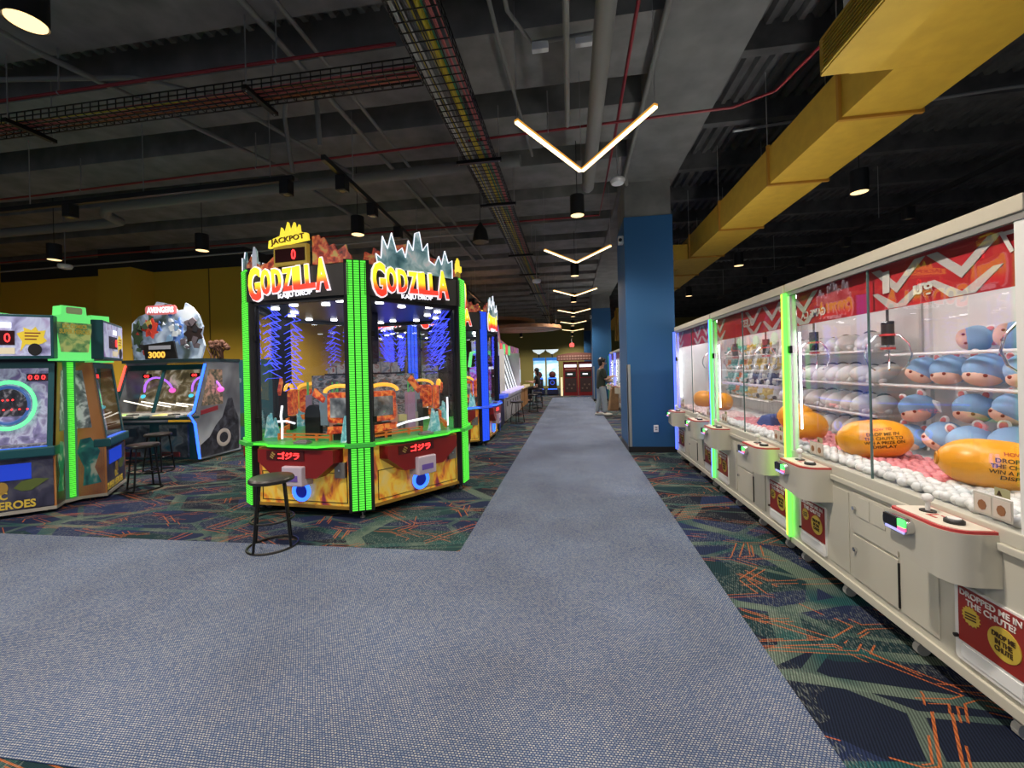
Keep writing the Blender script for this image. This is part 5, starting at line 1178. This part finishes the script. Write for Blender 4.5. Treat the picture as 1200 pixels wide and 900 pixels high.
# local: x along y world, front faces -y local = +x world
def g_purple(t, L):
    MB().box(0, L, 0, .8, .05, .85).build('base', mat('navy_base', (.01, .012, .05), .4), t); MB().box(0, .05, .1, .8, .85, 1.9).build('side_wall', BLACK, t); MB().box(L-.05, L, .1, .8, .85, 1.9).build('side_wall', BLACK, t)
    MB().box(-.006, 0, .15, .75, .9, 1.6).build('side_art', art('purple_art', [(.35, (.1, .02, .2)), (.5, (.4, .1, .6)), (.6, (.15, .3, .7)), (.7, (.7, .6, .8))], 6, .8), t)
    MB().box(.05, L-.05, .35, .4, .9, 1.85).build('screen', MATS['purple_art'], t)
    MB().tube([(-.02, .12, .9), (-.02, .12, 1.75), (-.02, .2, 1.95), (-.02, .45, 2.02), (-.02, .7, 1.95), (-.02, .75, 1.6)], .045, 8).build('green_arch', mat('arch_green', (.05, .4, .08), .4, emit=.9, ecol=(.2, 1, .3)), t, True)
    MB().box(0, L, -.12, .1, .78, .86).build('control_deck', BLUE_SOFT, t)
    MB().box(.05, L-.05, .1, .7, 1.9, 2.25).build('topper', HERO_ART, t)
rowgame(10.25, .75, 'dark cabinet with a green arch and a purple screen', g_purple)
def g_lane(t, L):
    MB().box(0, L, .05, .8, .05, .85).build('base', mat('lane_white', (.5, .5, .5), .4), t); MB().box(0, L, .0, .05, .7, .78).build('front_rail', WHITE, t)
    n = 6; w = L/n
    sl = lambda u0, u1, d, th: MB().add([(u, .12+.35*(z-.85)/1.2+d+q, z) for u in (u0, u1) for z in (.85, 2.05) for q in (0, th)], [(0, 1, 3, 2), (4, 6, 7, 5), (0, 4, 5, 1), (2, 3, 7, 6), (0, 2, 6, 4), (1, 5, 7, 3)])
    for i in range(n):
        f = MB().box(i*w+.02, (i+1)*w-.02, .03, .05, .1, .65).build('coin_door', mat('lane_grey', (.3, .3, .32), .4), t)
        MB().box(i*w+.2, i*w+.34, .02, .03, .45, .6).build('ticket_slot', BLACK, f)
        sl(i*w+.02, (i+1)*w-.02, .03, .03).build('lane', mat('lane_dark', (.12, .13, .15), .3), t)
        for q in (.22,): sl(i*w+q, i*w+q+.14, .01, .02).build('lane_light', mat('lane_lit', (.8, .85, .9), .4, emit=.8, ecol=(.9, .95, 1)), t)
        MB().cyl((i*w+w/2, .4, 2.2), (i*w+w/2, .36, 2.2), .17, 18).build('round_sign', (mat('sign_green', (.1, .5, .1), .4, emit=.7, ecol=(.2, 1, .3)) if i % 2 else mat('sign_red', (.6, .08, .08), .4, emit=.7, ecol=(1, .15, .15))), t)
    MB().box(0, .03, .05, .8, .85, 2.1).build('side_wall', WHITE, t); MB().box(L-.03, L, .05, .8, .85, 2.1).build('side_wall', WHITE, t)
    MB().box(0, L, -.1, .15, .84, .9).build('ledge', mat('ledge_violet', (.4, .35, .7), .4, emit=.7, ecol=(.7, .6, 1)), t)
    MB().prism([(.1, 2.35), (.3, 2.9), (.5, 2.5), (.8, 2.75), (1.2, 2.45), (1.5, 2.95), (1.8, 2.5), (L-.1, 2.4), (L-.1, 2.2), (.1, 2.2)], .45, .5).build('topper', art('topper_art', [(.35, (.1, .08, .3)), (.5, (.5, .12, .3)), (.6, (.6, .35, .1)), (.72, (.5, .5, .8))], 4, .4), t)
rowgame(11.5, 3.5, 'white lane game with round red and green signs', g_lane)
def g_wood(t, L):
    MB().box(0, L, .05, .8, .05, .8).build('base', mat('wood_orange', (.32, .15, .04), .5), t); MB().box(0, L, -.05, .2, .78, .85).build('ledge', mat('ledge_amber', (.5, .4, .2), .4, emit=.3, ecol=(1, .8, .5)), t)
    MB().box(0, L, .35, .8, .8, 2.0).build('body', art('pink_cab', [(.35, (.3, .08, .15)), (.5, (.55, .3, .4)), (.65, (.7, .6, .65))], 3, .35), t); MB().box(.1, L-.1, .33, .35, .95, 1.5).build('screen', mat('pale_screen', (.5, .6, .7), .3, emit=.6, ecol=(.7, .85, 1)), t)
    MB().box(.05, L-.05, .4, .7, 2.0, 2.4).build('topper', MATS['topper_art'], t)
rowgame(15.1, 1.2, 'pink cabinet with a wooden base beyond the lane game', g_wood)
rowgame(16.4, 1.2, 'farther pink cabinet with a wooden base', g_wood)

# hanging wooden canopies
WOOD = mat('canopy_wood', (.30, .15, .07), .5, noise=.3, nscale=2)
for i, (x, y, z, rx, ry, lab) in enumerate(((-2.9, 15.5, 3.3, 1.6, 1.6, 'upper round wooden ceiling canopy over the left games'), (-1.75, 15.0, 3.0, 1.45, 1.2, 'lower oval wooden ceiling canopy over the left games'))):
    t = thing('wooden_canopy', lab, 'canopy', (x, y, z))
    MB().lathe([(.6, -.06), (1.0, -.05), (1.0, .06), (.6, .07)], 40, Matrix.Diagonal((rx, ry, 1, 1))).build('disc', WOOD, t)
    for q in range(5): MB().box(-rx*.7+q*.35, -rx*.7+q*.35+.5, -ry*.6+q*.2, -ry*.6+q*.2+.12, -.075, -.06).build('slat', mat('slat_light', (.45, .28, .16), .5), t)
    for sx in ((-.9, -.3) if i == 0 else (1.0, 1.25)): MB().cyl((sx, 0, .06), (sx, 0, 5.3-z), .008, 6).build('hanger_rod', GALV, t)

# ================================================================== END OF THE HALL
SKY_SCR = art('sky_screen', [(.3, (.1, .35, .6)), (.45, (.3, .6, .75)), (.55, (.65, .85, .9)), (.7, (.85, .95, 1))], .9, 1.0, 3, .5, (1, 1, 2.5))
for i, x in enumerate((-2.2, -1.42)):
    t = thing('flight_simulator', ('left' if i == 0 else 'right')+' flight game with a bright sky screen at the hall end', 'arcade game', (x, 23.6, 0))
    MB().box(.02, .70, .5, .6, .5, 2.0).build('screen', SKY_SCR, t); MB().box(0, .72, .45, .62, 1.98, 2.15).build('screen_hood', mat('hood_blue', (.02, .12, .4), .4, emit=.4, ecol=(.05, .3, 1)), t)
    MB().prism([(-.02, 2.62), (.74, 2.62), (.66, 2.5), (.5, 2.42), (.42, 2.36), (.3, 2.36), (.22, 2.42), (.06, 2.5)], .4, .46).build('wing_sign', mat('wing_white', (.6, .7, .75), .4, emit=.7, ecol=(.8, .95, 1)), t)
    MB().box(.33, .39, .42, .5, 2.15, 2.4).build('sign_post', BLACK, t)
    st = MB().box(.12, .6, -.2, .2, .3, 1.0).build('seat_back', BLACK, t, bevel=.05); MB().ell((.36, -.05, 1.15), (.2, .12, .2), 14, 8).build('head_rest', mat('seat_red', (.08, .01, .01), .6), t, True)
    MB().torus(.11, .02, 20, 6, TR((.36, -.215, .7)) @ RX(PI/2)).build('seat_ring', BLUE_SOFT, st)
    MB().box(.1, .62, -.22, -.2, .92, .97).build('seat_light', BLUE_GLOW, st); MB().box(.1, .62, -.22, -.2, .32, .36).build('seat_light', BLUE_GLOW, st)
    MB().box(.05, .67, -.25, .6, .04, .3).build('base', mat('sim_base', (.01, .015, .06), .4), t)
BRICKR = mat('cab_red', (.25, .012, .015), .4)
for i, x in enumerate((-.42, .40)):
    t = thing('red_cabinet', ('left' if i == 0 else 'right')+' dark red game cabinet at the end of the walkway', 'arcade game', (x, 22.6, 0))
    MB().box(0, .78, 0, .6, 0, 1.85).build('body', BRICKR, t)
    MB().box(.08, .70, -.03, 0, .2, .95).build('lower_grille', mat('grille_dk', (.04, .02, .02), .6), t); d = MB().box(.1, .68, -.03, 0, 1.02, 1.3).build('screen', mat('dk_screen', (.03, .035, .03), .2), t)
    MB().box(.22, .5, -.035, -.03, 1.14, 1.2).build('readout', WHITE_LIT, d)
    MB().box(.06, .72, -.03, 0, 1.55, 1.7).build('marquee', WHITE_LIT, t); MB().box(.1, .68, -.03, 0, 1.38, 1.48).build('coin_row', mat('coinrow', (.3, .12, .08), .5), t)
    for q in range(4): MB().cyl((.2+.12*q, -.04, .4+.2*(q % 2)), (.2+.12*q, -.03, .4+.2*(q % 2)), .05, 12).build('dial', mat('dial', (.15, .1, .08), .5), t)
for i, x in enumerate((-.52, 1.24)):
    tag(MB().box(x-.05, x+.05, 22.5, 22.9, 0, 1.0).build('light_bollard', mat('cream_lit', (.7, .6, .35), .4, emit=.8, ecol=(1, .85, .5))), ('left' if i == 0 else 'right')+' cream glowing bollard flanking the red cabinets', 'bollard')
t = thing('wide_sign', 'wide brick coloured sign over the red cabinets', 'sign', (-.75, 22.5, 1.9))
MB().prism([(0, 0), (0, .32), (.5, .40), (1.0, .45), (1.5, .42), (2.05, .36), (2.05, 0)], 0, .08).build('board', mat('brick_sign', (.22, .09, .07), .6), t)
for q in range(13):
    for r_ in range(2): MB().box(.06+.15*q, .17+.15*q, -.01, 0, .06+.14*r_, .15+.14*r_).build('letter_block', mat('letter_tan', (.5, .3, .25), .5), t)
t = thing('exit_sign', 'small red lit sign hanging at the end of the hall', 'sign', (.1, 27, 3.0))
MB().prism(rrect(.3, .26, .1, 4, 0, 0), 0, .06).build('lit_face', mat('exit_red', (.7, .03, .03), .4, emit=.8, ecol=(1, .06, .05)), t)
MB().cyl((0, .03, .12), (0, .03, 2.3), .01, 6).build('stem', GALV, t)
t = thing('green_cabinet', 'green sided cabinet at the end of the far claw machines', 'arcade game', (1.62, 17.9, 0))
MB().box(0, .9, 0, .7, .05, 2.0).build('body', mat('cab_green', (.02, .22, .13), .5), t); MB().box(.05, .85, -.03, 0, 1.0, 1.7).build('screen', mat('cab_screen', (.2, .4, .5), .3, emit=.5, ecol=(.4, .8, 1)), t); MB().box(.02, .88, .02, .68, 0, .05).build('plinth', BLACK, t)
for i, (yf, lab) in enumerate(((16.05, 'nearer of the two white claw machines beyond the blue pillar'), (17.85, 'farther of the two white claw machines beyond the blue pillar'))):
    mc = dup(m1); mc.location = (1.66, yf, 0); mc['label'] = lab; mc['group'] = 'claw machines beyond the pillar'
# paper sack
t = thing('paper_sack', 'tall brown paper sack on the floor by the standing person', 'bag', (1.42, 14.6, 0), .2)
MB().add([(-.17, -.12, 0), (.17, -.12, 0), (.17, .12, 0), (-.17, .12, 0), (-.07, -.1, .78), (.19, -.1, .82), (.2, .08, .80), (-.06, .1, .76)], [(0, 1, 2, 3), (4, 7, 6, 5), (0, 4, 5, 1), (1, 5, 6, 2), (2, 6, 7, 3), (3, 7, 4, 0)]).build('sack', mat('kraft', (.30, .18, .09), .8, noise=.2, nscale=6), t, bevel=.03)
MB().box(-.04, .15, -.12, .12, .785, .83).build('folded_top', mat('kraft_dark', (.22, .13, .06), .8), t)

# ================================================================== PEOPLE
def skin(name, verts, edges, rad, m, parent, levels=2, root=0):
    me = bpy.data.meshes.new(name); me.from_pydata(verts, edges, []); me.materials.append(m)
    o = link(name, me, parent)
    md = o.modifiers.new('skin', 'SKIN')
    for i, v in enumerate(me.skin_vertices[0].data):
        r = rad[i]; v.radius = r if isinstance(r, tuple) else (r, r); v.use_root = (i == root)
    md.use_smooth_shade = True
    s = o.modifiers.new('sub', 'SUBSURF'); s.levels = levels; s.render_levels = levels
    return o
SKINM = mat('skin', (.5, .3, .22), .55); HAIR = mat('hair_black', (.012, .01, .01), .5)
def chain(lists):
    """[(joint, radius)...] chains sharing joints by position -> verts, edges, radii"""
    V = []; E_ = []; Rr = []; idx = {}
    for ch in lists:
        prev = None
        for p, r in ch:
            k = tuple(round(q, 4) for q in p)
            if k not in idx: idx[k] = len(V); V.append(p); Rr.append(r)
            if prev is not None: E_.append((prev, idx[k]))
            prev = idx[k]
    return V, E_, Rr
def hand(dirx, base, d, side):
    """palm and five finger chains; d points along the fingers"""
    b = Vector(base); d = Vector(d).normalized(); s = Vector(side).normalized(); n = d.cross(s)
    palm = b+d*.05; k = palm+d*.045; out = [[(base, .028), (tuple(palm), (.034, .02))]]
    for q, L in zip((-1.5, -.5, .5, 1.5), (.06, .072, .075, .065)):
        r0 = palm+d*.03+s*q*.019; r1 = r0+d*L*.55-n*.008; r2 = r1+d*L*.4-n*.02
        out.append([(tuple(palm), (.034, .02)), (tuple(r0), .0105), (tuple(r1), .0095), (tuple(r2), .008)])
    t0 = b+d*.03+s*.035; t1 = t0+d*.03+s*.02
    out.append([(tuple(palm), (.034, .02)), (tuple(t0), .013), (tuple(t1), .010)])
    return out
# standing person: seen from the side, forearms raised toward the far claw machine
P1 = thing('person', 'person standing in dark green shirt and pale jeans with forearms raised', 'person', (1.1, 13.1, .0), R(-80))
# local: facing -y?  faces +y local ; body joints
pel = (0, 0, .95); che = (0, .02, 1.30); nek = (0, .03, 1.50); hd1 = (0, .05, 1.60); hd2 = (0, .06, 1.69)
lists = [[(pel, (.15, .11)), ((0, 0, 1.1), (.135, .1)), (che, (.165, .11)), ((0, .02, 1.43), (.12, .085)), (nek, .055), (hd1, (.075, .09)), (hd2, (.078, .095)), ((0, .055, 1.76), (.05, .06))]]
for s in (-1, 1):
    sh = (s*.19, .02, 1.41); el = (s*.24, .08, 1.13); wr = (s*.14, .34, 1.22)
    lists.append([(che, (.165, .11)), (sh, .062), ((s*.22, .04, 1.26), .05), (el, .042), ((s*.2, .22, 1.17), .04), (wr, .028)])
    lists += hand(1, wr, (-s*.1, 1, .05), (s*-1, 0, .3))
    hp = (s*.10, 0, .90); dy = .10*s; kn = (s*.11, .03+dy*.5, .50); an = (s*.11, -.02+dy, .09)
    lists.append([(pel, (.15, .11)), (hp, .09), ((s*.105, .015+dy*.25, .7), .08), (kn, .06), ((s*.11, -.01+dy*.8, .3), .055), (an, .04), ((s*.12, .10+dy, .04), .035), ((s*.12, .18+dy, .035), .03)])
V, E_, Rr = chain(lists); skin('body', V, E_, Rr, SKINM, P1)
V, E_, Rr = chain([[((0, 0, .80), (.185, .15)), ((0, 0, .92), (.185, .15)), ((0, 0, 1.1), (.175, .14)), ((0, .02, 1.30), (.2, .15)), ((0, .02, 1.42), (.14, .1)), ((0, .025, 1.47), (.075, .075))]]+[[((0, .02, 1.30), (.2, .15)), ((s*.19, .02, 1.41), .095), ((s*.225, .05, 1.26), .085), ((s*.24, .09, 1.15), .078)] for s in (-1, 1)])
skin('shirt', V, E_, Rr, mat('shirt_green', (.025, .035, .025), .9), P1)
V, E_, Rr = chain([[((0, 0, 1.0), (.15, .12)), ((0, 0, .92), (.165, .125))]]+[[((0, 0, .92), (.165, .125)), ((s*.10, s*.02, .82), .11), ((s*.115, .02+s*.05, .5), .088), ((s*.12, -.01+s*.09, .2), .082), ((s*.12, -.01+s*.1, .09), .082)] for s in (-1, 1)])
skin('jeans', V, E_, Rr, mat('jeans_pale', (.24, .29, .33), .9), P1)
for s in (-1, 1):
    MB().ell((s*.12, .06+s*.1, .045), (.055, .15, .05), 14, 8).build('shoe', mat('shoe_white', (.55, .53, .48), .6), P1, True)
def head_bits(P, c, f, long=False):
    c = Vector(c); f = Vector(f)
    mb = MB(); mb.ell(c+Vector((0, 0, .055))-f*.03, (.115, .115, .11), 18, 10); mb.ell(c-f*.06+Vector((0, 0, -.01)), (.1, .07, .11), 14, 8)
    if long: mb.ell(c-f*.07-Vector((0, 0, .08)), (.1, .06, .2), 14, 10)
    else: mb.ell(c+f*.07+Vector((0, 0, .085)), (.075, .045, .035), 12, 8)
    mb.build('hair', HAIR, P, True)
    side = Vector((f.y, -f.x, 0))
    for s in (-1, 1):
        MB().ell(c+side*s*.032+f*.098-Vector((0, 0, .005)), (.012, .012, .008), 8, 6).build('eye', mat('eye_dark', (.02, .015, .01), .3), P, True)
        MB().ell(c+side*s*.092-Vector((0, 0, .015)), (.014, .022, .032), 8, 6).build('ear', SKINM, P, True)
    MB().ell(c+f*.11-Vector((0, 0, .03)), (.014, .02, .025), 8, 6).build('nose', SKINM, P, True)
    MB().ell(c+f*.1-Vector((0, 0, .068)), (.024, .01, .007), 8, 6).build('mouth', mat('lip', (.4, .15, .13), .5), P, True)
head_bits(P1, (0, .06, 1.66), (0, 1, 0))
P1.location.x = .92
o = thing('cream_bundle', 'cream coloured soft bundle held in the arms of the standing person', 'bag', (1.17, 13.06, 1.05), R(-80))
MB().ell((0, 0, .04), (.17, .11, .07), 16, 10).build('bundle', mat('bundle_cream', (.55, .42, .3), .8), o, True)
# seated person with long dark hair, facing the left games
P2 = thing('person', 'person with long dark hair in a black top sitting far down the hall', 'person', (-1.45, 18.3, 0), R(75))
lists = [[((0, 0, .70), (.15, .12)), ((0, .02, .86), (.125, .1)), ((0, .05, 1.05), (.15, .1)), ((0, .06, 1.17), (.11, .08)), ((0, .07, 1.24), .05), ((0, .09, 1.33), (.072, .085)), ((0, .10, 1.42), (.074, .09)), ((0, .1, 1.48), (.05, .06))]]
for s in (-1, 1):
    lists.append([((0, .05, 1.05), (.15, .1)), ((s*.17, .06, 1.15), .055), ((s*.21, .1, 1.0), .045), ((s*.2, .14, .88), .04), ((s*.17, .3, .92), .034), ((s*.15, .42, .95), .027)])
    lists += hand(1, (s*.15, .42, .95), (0, 1, 0), (-s, 0, .2))
    lists.append([((0, 0, .70), (.15, .12)), ((s*.1, .08, .68), .09), ((s*.12, .42, .66), .065), ((s*.12, .44, .4), .052), ((s*.12, .40, .12), .04), ((s*.12, .5, .06), .034)])
V, E_, Rr = chain(lists); skin('body', V, E_, Rr, SKINM, P2)
V, E_, Rr = chain([[((0, 0, .66), (.165, .135)), ((0, .02, .86), (.145, .12)), ((0, .05, 1.06), (.17, .12)), ((0, .06, 1.17), (.12, .09))]]+[[((0, .05, 1.06), (.17, .12)), ((s*.17, .06, 1.15), .068), ((s*.21, .1, 1.0), .058)] for s in (-1, 1)])
skin('top', V, E_, Rr, mat('top_black', (.02, .022, .022), .9), P2)
V, E_, Rr = chain([[((0, -.02, .72), (.16, .13)), ((0, 0, .68), (.165, .13))]]+[[((0, 0, .68), (.165, .13)), ((s*.1, .1, .67), .1), ((s*.12, .43, .655), .078), ((s*.12, .44, .4), .066), ((s*.12, .40, .15), .06)] for s in (-1, 1)])
skin('trousers', V, E_, Rr, mat('trousers_dark', (.03, .03, .035), .9), P2)
for s in (-1, 1): MB().ell((s*.12, .47, .05), (.05, .13, .05), 12, 8).build('shoe', BLACK, P2, True)
head_bits(P2, (0, .10, 1.40), (0, 1, 0), True)
st = stool(-1.45, 18.3, 'bar stool under the seated person');
